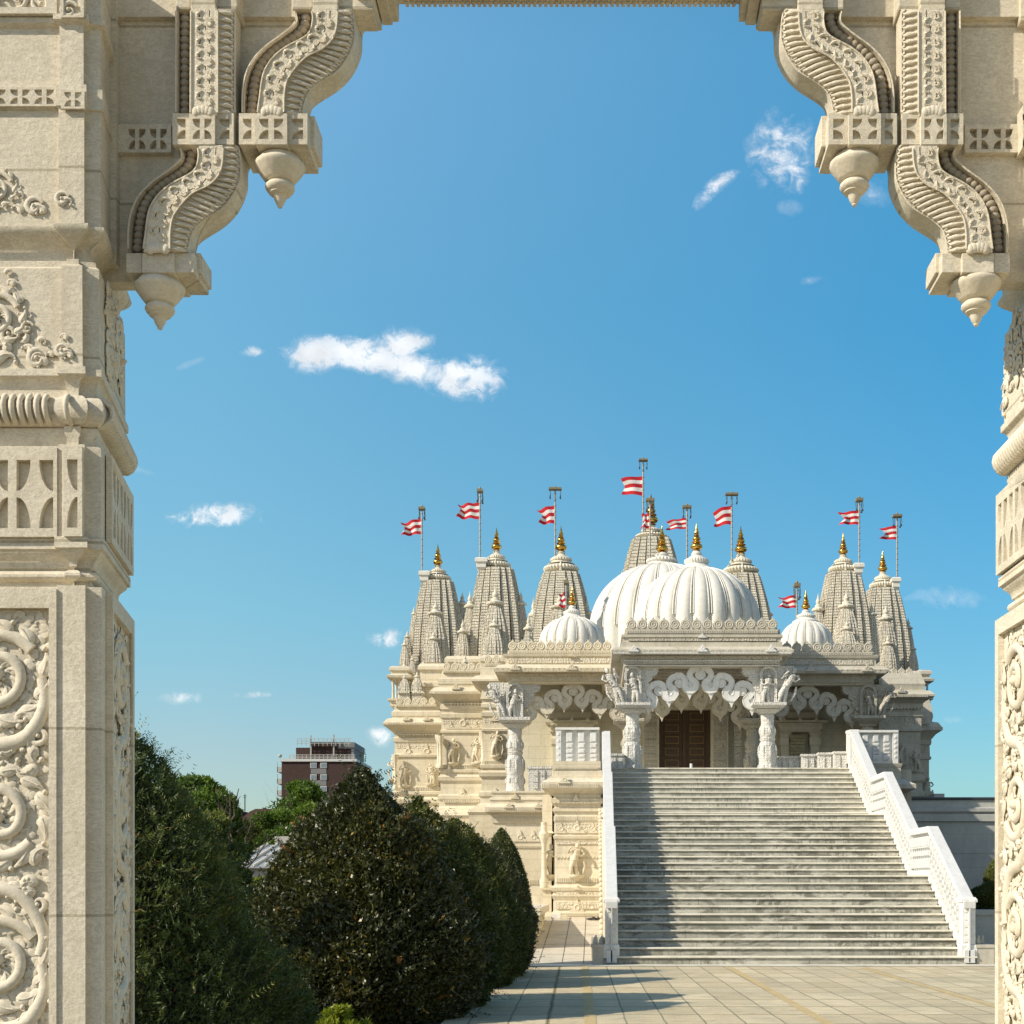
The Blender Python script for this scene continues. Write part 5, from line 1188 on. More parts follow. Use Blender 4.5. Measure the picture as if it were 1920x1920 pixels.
def rail(side):
    fx = (lambda y: LX(y) - .215) if side < 0 else (lambda y: RX(y) + .004)     # inner/outer limits: fx .. fx+.21
    e = empty('balustrade', (fx(D0), D0, 0), None)
    e.parent = stairs; e.matrix_parent_inverse = Matrix.Translation(-WP[stairs.name])
    shear = lambda x, y, z: (x + fx(y), y, z)
    mb = MB(); top, bot = noseline(.98), noseline(-.12)
    mb.slab_yz(bot + top[::-1], .092, .118); mb.map(shear)
    # plinth string under the panels
    st = len(mb.v); mb.slab_yz(noseline(-.13) + noseline(.12)[::-1], 0., .21); mb.map(shear, st)
    part(mb, 'panel_wall', M['rail'], e, smooth=0)
    mb = MB(); t2 = noseline(1.11)
    mb.slab_yz(noseline(.965) + t2[::-1], -.02, .23); mb.map(shear)
    part(mb, 'handrail', M['rail'], e, smooth=0, bevel=.012)
    # posts and small square balusters stepping with the stair, both faces
    mb = MB()
    def nz(y):
        pts = noseline(0)
        for (a, b), (c, d_) in zip(pts, pts[1:]):
            if a <= y <= c: return b + (d_ - b) * (y - a) / max(1e-6, c - a)
        return pts[-1][1]
    n = int((step_y(31) - D0) / .22)
    for i in range(n):
        y = D0 + .12 + i * .22; zb = nz(y + .08)
        for a, b in ((.17, .40), (.45, .58), (.63, .90)):
            for x0, x1 in ((.018, .091), (.119, .192)):
                st = len(mb.v); mb.box(x0, x1, y, y + .152, zb + a + .008, zb + b - .008); mb.map(lambda x, yy, z: (x + fx(y), yy, z), st)
        for x0, x1 in ((.0, .018), (.192, .21)):
            st = len(mb.v); mb.box(x0, x1, y + .03, y + .12, zb + .68, zb + .86); mb.box(x0, x1, y + .05, y + .10, zb + .20, zb + .36); mb.map(lambda x, yy, z: (x + fx(y), yy, z), st)
    part(mb, 'baluster_grid', M['rail'], e, smooth=0)
    # newel at the foot and posts at each turn
    mb = MB()
    def newel(y, zt, zb, w=.13):
        x = fx(y) + .105
        mb.loft([(x - w, y - w), (x + w, y - w), (x + w, y + w), (x - w, y + w)], [(.03, zb), (.03, zb + .22), (0, zb + .24), (0, zt - .12), (.035, zt - .10), (.035, zt - .05), (.0, zt)])
    newel(D0 + .20, 1.36, .168)
    for i in range(5): mb.box(fx(D0) + .02, fx(D0) + .19, D0 + .058, D0 + .069, .45 + i * .15, .56 + i * .15); 
    for i in (0, 2, 4): ring(mb, (fx(D0) + .105, D0 + .055, .505 + i * .15), .035, .010)
    ring(mb, (fx(D0) + .105, D0 + .038, .28), .06, .013)
    part(mb, 'newel_post', M['marble'], e, smooth=0, bevel=.006)
    mb = MB()
    yt = step_y(31) + .1; x = fx(yt) + .105; w = .14
    yt += 0 if side > 0 else .25; mb.loft([(x - w, yt - w), (x + w, yt - w), (x + w, yt + w), (x - w, yt + w)], [(0, 30 * RISE), (0, 31 * RISE + .7), (.01, 31 * RISE + .98)] if side < 0 else [(0, 30 * RISE), (0, 31 * RISE + 1.0), (.02, 31 * RISE + 1.02), (.02, 31 * RISE + 1.10), (0, 31 * RISE + 1.15)])
    part(mb, 'newel_post', M['rail'], e, smooth=0, bevel=.01)
rail(-1); rail(1)
# outer cheek of the stair: cream wall with knobbly string course following the slope
mb = MB()
mb.slab_yz([(D0 + 1.2, -.2), (42, -.2), (42, 31 * RISE - .1)] + noseline(-.14)[::-1][1:-1] + [(D0 + 1.2, .2)], .0, .06); mb.map(lambda x, y, z: (x + LX(y) - .27, y, z))
ch = part(mb, 'cheek_wall', M['cream'], stairs, smooth=0)
mb = MB()
for i in range(40):
    y = D0 + 1.2 + i * .33; 
    if y > 41.5: break
    z = max(.2, (y - D0 - LAND * 0) / 14. * 5.0 - .35); mb.ball((LX(y) - .30, y, z), (.06, .10, .07), 7, 5)
part(mb, 'string_course', M['cream'], ch, smooth=60)
# small stepped plinth with worn finials at the foot, left and right
for x0, x1, m, lab in ((LX(28) - .50, LX(28) - .27, 'terrace', 'l'), (RX(28) + .27, RX(28) + .62, 'grey', 'r')):
    mb = MB(); mb.box(x0, x1, D0 + .05, D0 + .9, 0, .34); mb.box(x0 - .03, x1, D0 + .03, D0 + .92, .34, .40)
    mb.box(x0 - .02, x1 - .01, D0 + 1.0, D0 + 2.0, 0, .52)
    for i in range(4): mb.tube([(x0 + .06 + (i % 2) * .12, D0 + .2 + i * .16, .40), (x0 + .06 + (i % 2) * .12, D0 + .2 + i * .16, .48), (x0 + .08 + (i % 2) * .12, D0 + .2 + i * .16, .58)], [.06, .05, .01], 6)
    part(mb, 'stair_foot_block', M[m], stairs, smooth=30)

# ================================================================== FLAGPOLES
def flag_mesh(mb, x0, y0, zt, zb, length, droop, seed):
    """striped swallow-tailed pennant flying to the left of its pole"""
    rr = random.Random(seed); nu, nv = 14, 10; H = zt - zb; vs = []
    ph = rr.uniform(0, 6); wl_ = rr.uniform(4.5, 10); am = rr.uniform(.06, .16); notch = rr.uniform(.15, .42); sg = rr.uniform(.02, .11); tip = rr.uniform(-.15, .15)
    for j in range(nv + 1):
        v = j / nv; Lj = length * (1 - notch * (1 - abs(2 * v - 1)) ** 1.0) * (1 + tip * (v - .5))
        for i in range(nu + 1):
            u = i / nu
            x = x0 - u * Lj; wv = math.sin(u * wl_ + ph + v * 2.2) * am * length * u ** .7
            z = zt - v * H * (1 - .22 * u) - droop[0] * H * u ** 1.2 - sg * H * math.sin(u * wl_ * 1.1 + ph + v * 1.5) * u
            vs.append((x, y0 + wv + .02 * math.sin(v * 9 + u * 4), z))
    for j in range(nv):
        mb.cm = 0 if (j // 2) % 2 == 0 else 1
        mb.add([], [])
    o = len(mb.v); mb.v += vs
    for j in range(nv):
        for i in range(nu):
            a = o + j * (nu + 1) + i; mb.f.append((a, a + 1, a + nu + 2, a + nu + 1)); mb.mi.append(0 if (j // 2) % 2 == 0 else 1)
def flagpole(px, d, top, bot, barw, ft, fb, fl, droop, label, seed, block=None, barpersp=1.):
    k = d / F; x = X(px, d); zb = Z(bot, d)
    e = empty('flagpole', (x, d, zb), label, 'flagpole', 'flagpoles on the temple spires and domes')
    mb = MB(); w = 1.7 * k; pts = [(w, zb)]
    n = 12
    for i in range(1, n): zz = zb + (Z(top, d) - zb) * i / n; pts += [(w * .85, zz - .03), (w * 1.35, zz - .02), (w * 1.35, zz + .02), (w * .85, zz + .03)]
    pts += [(w * .8, Z(top + 4, d)), (w * .5, Z(top, d))]; mb.lathe(x, d, pts, 10); part(mb, 'pole', M['pole'], e, smooth=50)
    mb = MB(); bw = barw * k / 2; zt = Z(top + 3, d)
    mb.box(x - bw, x + bw, d - .2, d + .2, zt - .05, zt + .06); mb.lathe(x, d, [(.05, zt + .07), (.06, zt + .12), (.02, zt + .2)], 8)
    part(mb, 'crossbar', M['brassbar'], e, smooth=0)
    mb = MB()
    for q in (-1, 1):
        for yy in (-.15, .15):
            xx = x + q * bw * .8; mb.tube([(xx, d + yy, zt - .09), (xx + .02, d + yy, zt - .32), (xx, d + yy, zt - .45)], .016, 4); mb.tube([(xx, d + yy, zt - .42), (xx, d + yy, zt - .52)], [.02, .05], 6)
    part(mb, 'bell_chain', M['darkmetal'], e, smooth=0)
    mb = MB(); flag_mesh(mb, x - w, d - .02, Z(ft, d), Z(fb, d), fl * k, droop, seed); part(mb, 'flag', [M['red'], M['white_cloth']], e, smooth=180)
    if block:
        mb = MB(); l, r, t, b = block; mb.loft(PX(l, r, d - .35, d + .35), pr(d - .35, [(-.1, b), (0, b - 6), (0, b - 14), (.06, b - 16), (.06, b - 22), (0, b - 24), (0, t)])); part(mb, 'pole_bracket', M['dome'], e, smooth=0)
flagpole(791, 68.6, 951, 1095, 12, 972, 1002, 38, (.35, 0), 'flagpole on the far left spire, its striped flag sagging low', 1, (787, 803, 1074, 1094))
flagpole(900, 61.6, 918, 1070, 11, 942, 974, 42, (.15, 0), 'flagpole beside the second spire from the left, flag streaming nearly level', 2, (893, 911, 1047, 1069))
flagpole(1041, 79.8, 914, 1050, 24, 948, 982, 32, (.25, 0), 'flagpole with wide bronze crossbar on the third spire from the left, ragged flag', 3)
flagpole(1206, 87.5, 860, 1000, 17, 893, 930, 40, (.1, 0), 'tallest flagpole, rising from the central spire above the domes', 4)
flagpole(1219, 65.6, 935, 1050, 16, 962, 992, 16, (.1, 0), 'flagpole in front of the central spire finial, its flag furled narrow', 5)
flagpole(1288, 70, 948, 1060, 17, 971, 992, 38, (.3, 0), 'flagpole rising behind the two great domes with a small drooping pennant', 6)
flagpole(1372, 79.6, 924, 1052, 24, 948, 984, 33, (.3, 0), 'flagpole with wide dark crossbar just right of the great domes', 7)
flagpole(1611, 61.6, 935, 1065, 13, 957, 984, 39, (.2, 0), 'flagpole on the taller spire at right, flag flying left', 8, (1603, 1618, 1060, 1079))
flagpole(1682, 68.6, 965, 1090, 17, 986, 1012, 33, (.2, 0), 'flagpole on the far right spire', 9, (1674, 1687, 1088, 1106))
flagpole(1062, 53.5, 1090, 1166, 10, 1110, 1140, 13, (.2, 0), 'short flagpole beside the small left dome, with a mostly red hanging flag', 10)
flagpole(1494, 53.5, 1095, 1166, 12, 1116, 1140, 35, (.25, 0), 'short flagpole beside the small right dome', 11)

# ================================================================== GROUND
def sheet(name, pts, z, mat, label=None):
    mb = MB(); mb.add([(x, y, z) for x, y in pts], [tuple(range(len(pts)))]); o = mb.build(name, mat, None, smooth=0); o['kind'] = 'structure'; return o
def paving_mat():
    m, t, b = nt('riven_paving_slabs')
    p = pos(t); mp = t.nodes.new('ShaderNodeMapping'); mp.inputs['Rotation'].default_value = (0, 0, R(-.6)); mp.inputs['Location'].default_value = (.33, .1, 0)
    t.links.new(p, mp.inputs['Vector'])
    wob = t.nodes.new('ShaderNodeTexNoise'); wob.inputs['Scale'].default_value = 1.3; t.links.new(p, wob.inputs['Vector'])
    va = t.nodes.new('ShaderNodeVectorMath'); va.operation = 'SCALE'; va.inputs['Scale'].default_value = .035; t.links.new(wob.outputs['Color'], va.inputs[0])
    vb = t.nodes.new('ShaderNodeVectorMath'); t.links.new(mp.outputs[0], vb.inputs[0]); t.links.new(va.outputs[0], vb.inputs[1])
    br = t.nodes.new('ShaderNodeTexBrick'); t.links.new(vb.outputs[0], br.inputs['Vector'])
    br.inputs['Scale'].default_value = 1; br.inputs['Brick Width'].default_value = .46; br.inputs['Row Height'].default_value = 1.15; br.offset = 0
    br.inputs['Mortar Size'].default_value = .014; br.inputs['Mortar Smooth'].default_value = .35
    br.inputs['Color1'].default_value = (.57, .465, .29, 1); br.inputs['Color2'].default_value = (.71, .595, .39, 1); br.inputs['Mortar'].default_value = (.27, .24, .15, 1)
    b2 = t.nodes.new('ShaderNodeTexBrick'); t.links.new(vb.outputs[0], b2.inputs['Vector']); b2.offset = 0
    b2.inputs['Scale'].default_value = 1; b2.inputs['Brick Width'].default_value = 60; b2.inputs['Row Height'].default_value = 1.15; b2.inputs['Mortar Size'].default_value = .034; b2.inputs['Mortar Smooth'].default_value = .3
    b2.inputs['Color1'].default_value = b2.inputs['Color2'].default_value = (1, 1, 1, 1); b2.inputs['Mortar'].default_value = (.62, .60, .50, 1)
    # riven lines across each slab
    rv = noise(t, pos(t, (1.1, 3.2, 1)), 2.2, 8, .78, .8)
    c = mixc(t, 1., mixc(t, 1., br.outputs['Color'], b2.outputs['Color'], 'MULTIPLY'), ramp(t, rv, [(.36, .66), (.50, .98), (.68, 1.12)]), 'MULTIPLY')
    g = noise(t, p, 45, 5, .75); c = mixc(t, 1., c, ramp(t, g, [(.35, .72), (.62, 1.1)]), 'MULTIPLY')
    st = noise(t, p, .55, 5, .65); c = mixc(t, ramp(t, st, [(.45, 0.), (.75, .55)]), c, (.33, .305, .22))
    ms = noise(t, p, 2.7, 7, .75); c = mixc(t, ramp(t, ms, [(.62, 0.), (.72, .45)]), c, (.20, .20, .10))
    t.links.new(c, b.inputs['Base Color']); b.inputs['Roughness'].default_value = .85
    n = bump(t, b, br.outputs['Fac'], -.5, .01); n = bump(t, b, rv, .5, .02, n); bump(t, b, g, .35, .008, n)
    return m
M['paving'] = paving_mat()
ground = sheet('ground', [(-900, -60), (900, -60), (900, 1500), (-900, 1500)], -.02, M['soil'])
pav = sheet('paving', [(-1.75, -4), (16, -4), (16, 27.35), (-1.75, 27.35)], 0.0, M['paving'])
M['strip'] = stone('yellow_brick_strip', (.56, .42, .20), (.64, .49, .26), (.34, .27, .15), fine=30, dirt_amt=.4)
def seg_strip(name, p0, p1, w):
    mb = MB(); a, b = Vector(p0), Vector(p1); L = (b - a).length; t = (b - a) / L; nn = Vector((-t.y, t.x)); n = int(L / .21)
    for i in range(n):
        u0, u1 = i * L / n + .006, (i + 1) * L / n - .006
        q = [a + t * u0 + nn * w / 2, a + t * u0 - nn * w / 2, a + t * u1 - nn * w / 2, a + t * u1 + nn * w / 2]
        mb.add([(v.x, v.y, .005) for v in q], [(0, 1, 2, 3)])
    o = mb.build(name, M['strip'], None, smooth=0); o['kind'] = 'structure'
def gp(px, py): d = F * EYE / (py - HY); return (X(px, d), d)
seg_strip('paving_brick_strip', gp(1096.5, 1812.4), gp(1109, 1935), .14)
seg_strip('paving_brick_strip', gp(1366, 1813), gp(1568, 1928), .13)
seg_strip('paving_brick_strip', gp(1618, 1815), gp(1885, 1893), .13)
sheet('kerb_strip', [(-1.9, 27.36), (16, 27.36), (16, 28.3), (-1.9, 28.3)], .006, M['nosing'])
# terrace at left of the stairs, a gentle ramp up to the plinth
mb = MB(); st_ = [(-3.5, 28.3, .012), (LX(28) - .2, 28.3, .012), (LX(28) - .2, 39.4, .70), (-3.5, 39.4, .70)]
mb.add(st_, [(0, 1, 2, 3)]); o = mb.build('terrace_ramp', M['terrace'], None, smooth=0); o['kind'] = 'structure'
mb = MB(); mb.box(-3.5, LX(28) - .2, 39.39, 52, -.2, .70); o = mb.build('terrace', M['terrace'], None, smooth=0); o['kind'] = 'structure'
mb = MB()
for x in (-.62, -.18, -1.1): mb.add([(x, 28.32, .016), (x + .012, 28.32, .016), (x + .012, 39.3, .703), (x, 39.3, .703)], [(0, 1, 2, 3)])
for y in (29.9, 31.9, 34.2, 36.8):
    z = .014 + (y - 28.3) / 11.1 * .688; mb.add([(-2, y, z), (.2, y, z), (.2, y + .03, z + .002), (-2, y + .03, z + .002)], [(0, 1, 2, 3)])
o = mb.build('terrace_joints', M['soil'], None, smooth=0); o['kind'] = 'structure'
# planter wall at left, blocks and shoes by the plinth
mb = MB(); d = 31.0; mb.box(X(940, d), X(1001, d), d, 38, -.1, Z(1718, d)); mb.box(X(940, d) , X(1012, d), d - .06, 38.05, Z(1718, d), Z(1703, d))
thing(mb, 'planter_wall', M['cream'], 'low cream planter wall showing behind the clipped shrubs at the foot of the temple', 'planter', smooth=0)
for l, r, t, b, d, lab in ((1015, 1033, 1719.5, 1725, 38.6, 'thin pale stone offcut lying flat left of the taller white block by the temple plinth'), (1034, 1051, 1714.5, 1724, 38.7, 'taller white stone block resting against the temple plinth'), (1052, 1063, 1717.5, 1724.5, 38.6, 'small cream stone block just right of the taller white block')):
    mb = MB(); z0 = .70 + .0 * d - (39.4 - d) * .0; zz = .014 + (d - 28.3) / 11.1 * .688 + .004
    mb.loft(PX(l, r, d, d + .3), [(0, zz), (0, zz + (b - t) * d / F), (-.01, zz + (b - t) * d / F + .008)])
    thing(mb, 'stone_block', M['marble' if l == 1034 else 'cream'], lab, 'stone block', 'loose stone blocks by the plinth', smooth=0)
sh = empty('pair_of_shoes', (X(1115, 38.3), 38.3, .64), 'dark pair of shoes left on the terrace beside the stair wall', 'shoes')
for q, (dx, dy) in enumerate(((-.06, 0), (.10, .06))):
    mb = MB(); zz = .645; x = X(1112, 38.3) + dx; y = 38.2 + dy
    mb.ball((x, y, zz + .03), (.13, .05, .035), 10, 5); mb.ball((x + .07, y, zz + .05), (.06, .045, .05), 8, 5); part(mb, 'shoe', M['shoe'], sh, smooth=60)
mb = MB(); x = X(1296, 43.5); mb.lathe(x, 43.5, [(.045, FL - .1), (.045, FL + .26), (.04, FL + .28)], 12)
thing(mb, 'marker_post', M['postwhite'], 'short white post standing before the temple door at the top of the stairs', 'post', smooth=40)

# ================================================================== BUILDINGS AT THE RIGHT AND FAR LEFT
wl = empty('boundary_wall', (X(1800, 48), 48, 0), 'long grey stone wall with stepped coping in shade right of the staircase', 'wall')
d = 46
mb = MB(); mb.loft([(X(1690, d), d), (22, d), (22, 60), (X(1690, d), 60)], pr(d, [(0, 1760), (0, 1601), (.012, 1600), (.012, 1542), (.10, 1540), (.10, 1528), (.06, 1526), (.14, 1522), (.14, 1516), (.02, 1514), (-.1, 1513), (-.1, 1500)]))
part(mb, 'wall', M['wall_grey'], wl, smooth=0)
mb = MB(); mb.loft([(X(1690, d), d), (22, d), (22, 60), (X(1690, d), 60)], pr(d, [(-.1, 1500), (-.04, 1499), (-.04, 1495), (-.2, 1494)])); part(mb, 'coping', M['darkmetal'], wl, smooth=0)
mb = MB(); mb.box(X(1752, 50), X(1771, 50), 50, 51, Z(1496, 50), Z(1488, 50)); part(mb, 'roof_vent', M['concrete'], wl, smooth=0)
d = 30.5
mb = MB(); mb.box(X(1815, d), 12, d, d + 3, 0, Z(1716, d)); mb.box(X(1812, d), 12, d - .04, d + 3.05, Z(1716, d), Z(1706, d))
thing(mb, 'planter_wall', M['wall_grey'], 'shaded grey planter wall with a flat coping right of the stair foot', 'planter', smooth=0)
# eaves dome cap peeking between stair rail and wall
mb = MB(); d = 43.8; mb.lathe(X(1695, d), d + .6, [(1.0 * 20 * d / F, Z(1481, d)), (21 * d / F, Z(1475, d)), (19 * d / F, Z(1468, d)), (14 * d / F, Z(1461, d)), (5 * d / F, Z(1458, d))], 24); part(mb, 'canopy_lip', M['grey'], pe2, smooth=40)

def windows(parent, x, y, zs, w, h, mats=('frame', 'glass')):
    for z in zs:
        mb = MB(); mb.box(x, x + w, y - .12, y - .04, z, z + h); f = part(mb, 'window', M[mats[0]], parent, smooth=0)
        mb = MB()
        mb.box(x + w * .10, x + w * .46, y - .15, y - .121, z + h * .12, z + h * .88); mb.box(x + w * .54, x + w * .9, y - .15, y - .121, z + h * .12, z + h * .88); part(mb, 'pane', M[mats[1]], f, smooth=0)
d = 215.
tb = empty('tower_block', (X(590, d), d, 0), 'dark brick tower block with white roof band and rooftop railings beyond the trees', 'tower block')
mb = MB(); mb.box(X(528, d), X(667, d), d, d + 14, 0, Z(1428, d)); part(mb, 'wall', M['brick'], tb, smooth=0)
mb = MB(); mb.box(X(526, d), X(669, d), d - .25, d + 14.2, Z(1428, d), Z(1423, d)); part(mb, 'roof_band', M['frame'], tb, smooth=0)
mb = MB(); mb.box(X(551, d), X(655, d), d + 1.5, d + 12, Z(1423, d), Z(1400, d)); mb.box(X(578, d), X(630, d), d + 1.2, d + 12.2, Z(1400, d), Z(1390, d)); part(mb, 'plant_room', M['brick'], tb, smooth=0)
mb = MB(); mb.box(X(630, d), X(662, d), d + 1.3, d + 11, Z(1402, d), Z(1390, d)); mb.box(X(655.3, d), X(661, d), d + 1.2, d + 10.8, Z(1423, d), Z(1402, d)); part(mb, 'roof_cladding', M['greyclad'], tb, smooth=0)
mb = MB()
for px, t, b in ((580, 1378, 1423), (623, 1376, 1423)): mb.box(X(px, d), X(px + 2.4, d), d + .6, d + .8, Z(b, d), Z(t, d))
part(mb, 'aerial_mast', M['concrete'], tb, smooth=0)
mb = MB()
for l, r, t, b in ((541, 665, 1415, 1423), (556, 657, 1385, 1398)):
    for q in range(3): mb.box(X(l, d), X(r, d), d + .45, d + .52, Z(t + q * (b - t) / 3, d), Z(t + q * (b - t) / 3, d) + .07)
    n = int((r - l) / 8)
    for i in range(n + 1): mb.box(X(l + i * 8, d), X(l + i * 8, d) + .08, d + .44, d + .53, Z(b, d), Z(t, d))
part(mb, 'railing', M['concrete'], tb, smooth=0)
mb = MB(); mb.lathe(X(525, d), d, [(.05, Z(1423, d)), (.05, Z(1420, d)), (.25, Z(1419.5, d)), (.33, Z(1417, d)), (.2, Z(1414.5, d))], 12); part(mb, 'satellite_dish', M['concrete'], tb, smooth=40)
for y in (1430, 1452, 1474):
    for px in (582, 601): windows(tb, X(px, d), d, [Z(y + 10, d)], 12 * d / F, 10 * d / F)
mb = MB(); mb.box(X(583, d), X(612, d), d - .05, d - .01, Z(1451, d), Z(1441, d)); mb.box(X(583, d), X(612, d), d - .05, d - .01, Z(1473, d), Z(1463, d)); part(mb, 'spandrel_panel', M['greyclad'], tb, smooth=0)
for y in (1429, 1451, 1473, 1494):
    mb = MB(); a, b = X(519.5, d), X(528, d)
    mb.box(a, b, d, d + 4, Z(y + 19, d), Z(y + 18, d)); mb.box(a, a + .1, d, d + 4, Z(y + 18, d), Z(y + 9, d)); mb.box(a, b, d, d + .1, Z(y + 18, d), Z(y + 9, d)); mb.box(a, a + .1, d, d + .1, Z(y + 9, d), Z(y, d))
    part(mb, 'balcony', M['concrete'], tb, smooth=0)
d = 130.
hs = empty('brick_house', (X(480, d), d, 0), 'old brick houses with brown tiled roofs and chimney stacks below the tower block', 'house')
mb = MB(); mb.box(X(441, d), X(540, d), d, d + 10, 0, Z(1545, d)); part(mb, 'wall', M['brick2'], hs, smooth=0)
mb = MB(); y0, y1 = d - .4, d + 10.4
mb.slab([(X(441, d), Z(1546, d)), (X(470, d), Z(1522, d)), (X(481, d), Z(1517, d)), (X(545, d), Z(1517, d)), (X(552, d), Z(1546, d))], y0, y1)
part(mb, 'roof', M['tile'], hs, smooth=0)
mb = MB()
for l, r, t in ((441, 455, 1521),): mb.box(X(l, d), X(r, d), d - .2, d + 2, Z(1546, d), Z(t, d))
for px, t in ((442, 1516), (447, 1515), (451, 1517)): mb.box(X(px, d), X(px + 2, d), d + .3, d + .7, Z(1522, d), Z(t, d))
for px, t in ((465, 1518), (483, 1512), (491, 1514), (470, 1518)): mb.box(X(px, d), X(px + 3, d), d + 2, d + 3, Z(1530, d), Z(t, d))
part(mb, 'chimney', M['brick2'], hs, smooth=0)
windows(hs, X(472, d), d - .4, [Z(1557, d)], 12 * d / F, 9 * d / F)
mb = MB(); mb.box(X(454, d) - .04, X(454, d) + .04, d + 1, d + 1.1, Z(1520, d), Z(1488, d)); mb.box(X(450, d), X(458, d), d + 1, d + 1.08, Z(1491, d), Z(1490.4, d)); mb.box(X(451, d), X(457, d), d + 1, d + 1.08, Z(1494, d), Z(1493.4, d)); part(mb, 'aerial', M['darkmetal'], hs, smooth=0)
d = 62.
mr = empty('low_building', (X(500, d), d, 0), 'low building with a pale standing-seam metal roof between the two dark conifers', 'building')
mb = MB(); mb.box(X(430, d), X(600, d), d, d + 9, 0, Z(1625, d)); part(mb, 'wall', M['concrete'], mr, smooth=0)
mb = MB(); y0 = d - .4; mb.rings([[(X(428, d), y0, Z(1625, d)), (X(602, d), y0, Z(1625, d)), (X(602, d), y0, Z(1628, d)), (X(428, d), y0, Z(1628, d))], [(X(428, d), y0 + 7, Z(1584, d) + .2), (X(602, d), y0 + 7, Z(1584, d) + .2), (X(602, d), y0 + 7, Z(1628, d)), (X(428, d), y0 + 7, Z(1628, d))]])
rf = part(mb, 'roof', M['roofmetal'], mr, smooth=0)
mb = MB()
for i in range(9):
    x = X(436 + i * 21, d); mb.add([(x, y0 - .02, Z(1625, d)), (x + .07, y0 - .02, Z(1625, d)), (x + .07, y0 + 7, Z(1584, d) + .2), (x, y0 + 7, Z(1584, d) + .2), (x, y0 - .02, Z(1625, d) + .1), (x + .07, y0 - .02, Z(1625, d) + .1), (x + .07, y0 + 7, Z(1584, d) + .3), (x, y0 + 7, Z(1584, d) + .3)], [(0, 3, 2, 1), (4, 5, 6, 7), (0, 1, 5, 4), (1, 2, 6, 5), (2, 3, 7, 6), (3, 0, 4, 7)])
part(mb, 'roof_seam', M['frame'], rf, smooth=0)
mb = MB(); mb.box(X(515, 75), X(600, 75), 75, 80, 0, Z(1568, 75)); thing(mb, 'garden_shed', M['concrete'], 'plain grey flat block showing just above the pale metal roof', 'outbuilding', smooth=0)
CLOUDS = [(595, 664, 80, 36, 4, 1.0, .8), (680, 666, 125, 36, -8, 1.3, .75), (750, 650, 66, 42, 5, 1.0, .8), (780, 690, 130, 38, -12, 1.3, .5), (855, 705, 95, 46, -8, 1.1, .8), (475, 660, 34, 12, 0, .7), (355, 682, 28, 7, 20, .35),
          (390, 968, 95, 26, 3, 1.0), (1465, 290, 74, 70, 70, .8), (1490, 250, 46, 26, 30, .6), (1335, 355, 62, 18, 40, .75), (1480, 388, 26, 16, 0, .35), (1640, 360, 34, 30, 0, .4), (1523, 525, 34, 9, 8, .3),
          (722, 1195, 44, 22, 0, .9), (335, 1310, 44, 14, 0, .6), (480, 1302, 40, 9, 0, .9), (712, 1382, 30, 22, 0, .8), (1770, 1122, 84, 22, 0, .45), (1782, 1348, 28, 12, 0, .5), (265, 882, 26, 7, -15, .3)]
SKY_AIR, SKY_DUST, SKY_OZ = 1.0, .4, 2.5
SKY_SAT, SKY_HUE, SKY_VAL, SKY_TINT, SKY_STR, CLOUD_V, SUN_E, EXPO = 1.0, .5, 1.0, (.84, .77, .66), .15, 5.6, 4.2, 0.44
# ================================================================== PLANTS
def leafcloud(name, mat, centers, normals, length, width, tint, parent, spread=.6, curl=.0):
    """many small pointed leaf blades; centres and rough outward directions are numpy arrays"""
    n = len(centers)
    d = normals + rng.normal(0, spread, (n, 3)); d /= np.linalg.norm(d, axis=1)[:, None] + 1e-9
    r = rng.normal(0, 1, (n, 3)); s = np.cross(d, r); s /= np.linalg.norm(s, axis=1)[:, None] + 1e-9
    L = length * rng.uniform(.6, 1.3, n)[:, None]; W = width * rng.uniform(.7, 1.3, n)[:, None]
    nn = np.cross(d, s)
    a = centers - d * L * .1; b = centers + d * L * .4 + s * W * .5 + nn * W * .12; c = centers + d * L; e = centers + d * L * .4 - s * W * .5 + nn * W * .12
    v = np.stack([a, b, c, e], 1).reshape(-1, 3)
    me = bpy.data.meshes.new(name); me.vertices.add(n * 4); me.vertices.foreach_set('co', v.astype(np.float32).ravel())
    me.loops.add(n * 4); me.loops.foreach_set('vertex_index', np.arange(n * 4, dtype=np.int32))
    me.polygons.add(n); me.polygons.foreach_set('loop_start', np.arange(0, n * 4, 4, dtype=np.int32)); me.polygons.foreach_set('loop_total', np.full(n, 4, dtype=np.int32))
    me.update(calc_edges=True); me.materials.append(mat)
    at = me.attributes.new('tint', 'FLOAT', 'FACE'); at.data.foreach_set('value', np.clip(tint, 0, 1).astype(np.float32))
    o = bpy.data.objects.new(name, me); COL.objects.link(o); WP[o.name] = Vector((0, 0, 0))
    o.parent = parent; o.matrix_parent_inverse = Matrix.Translation(-WP[parent.name]); return o
def lump(p, f, seed=0):
    q = p * f + seed * 3.7
    return (np.sin(q[:, 0] * 1.7 + np.cos(q[:, 1] * 1.3) * 1.4) + np.sin(q[:, 1] * 2.1 + np.cos(q[:, 2] * 1.9)) + np.sin(q[:, 2] * 1.6 + np.cos(q[:, 0] * 2.2) * 1.2)) / 3
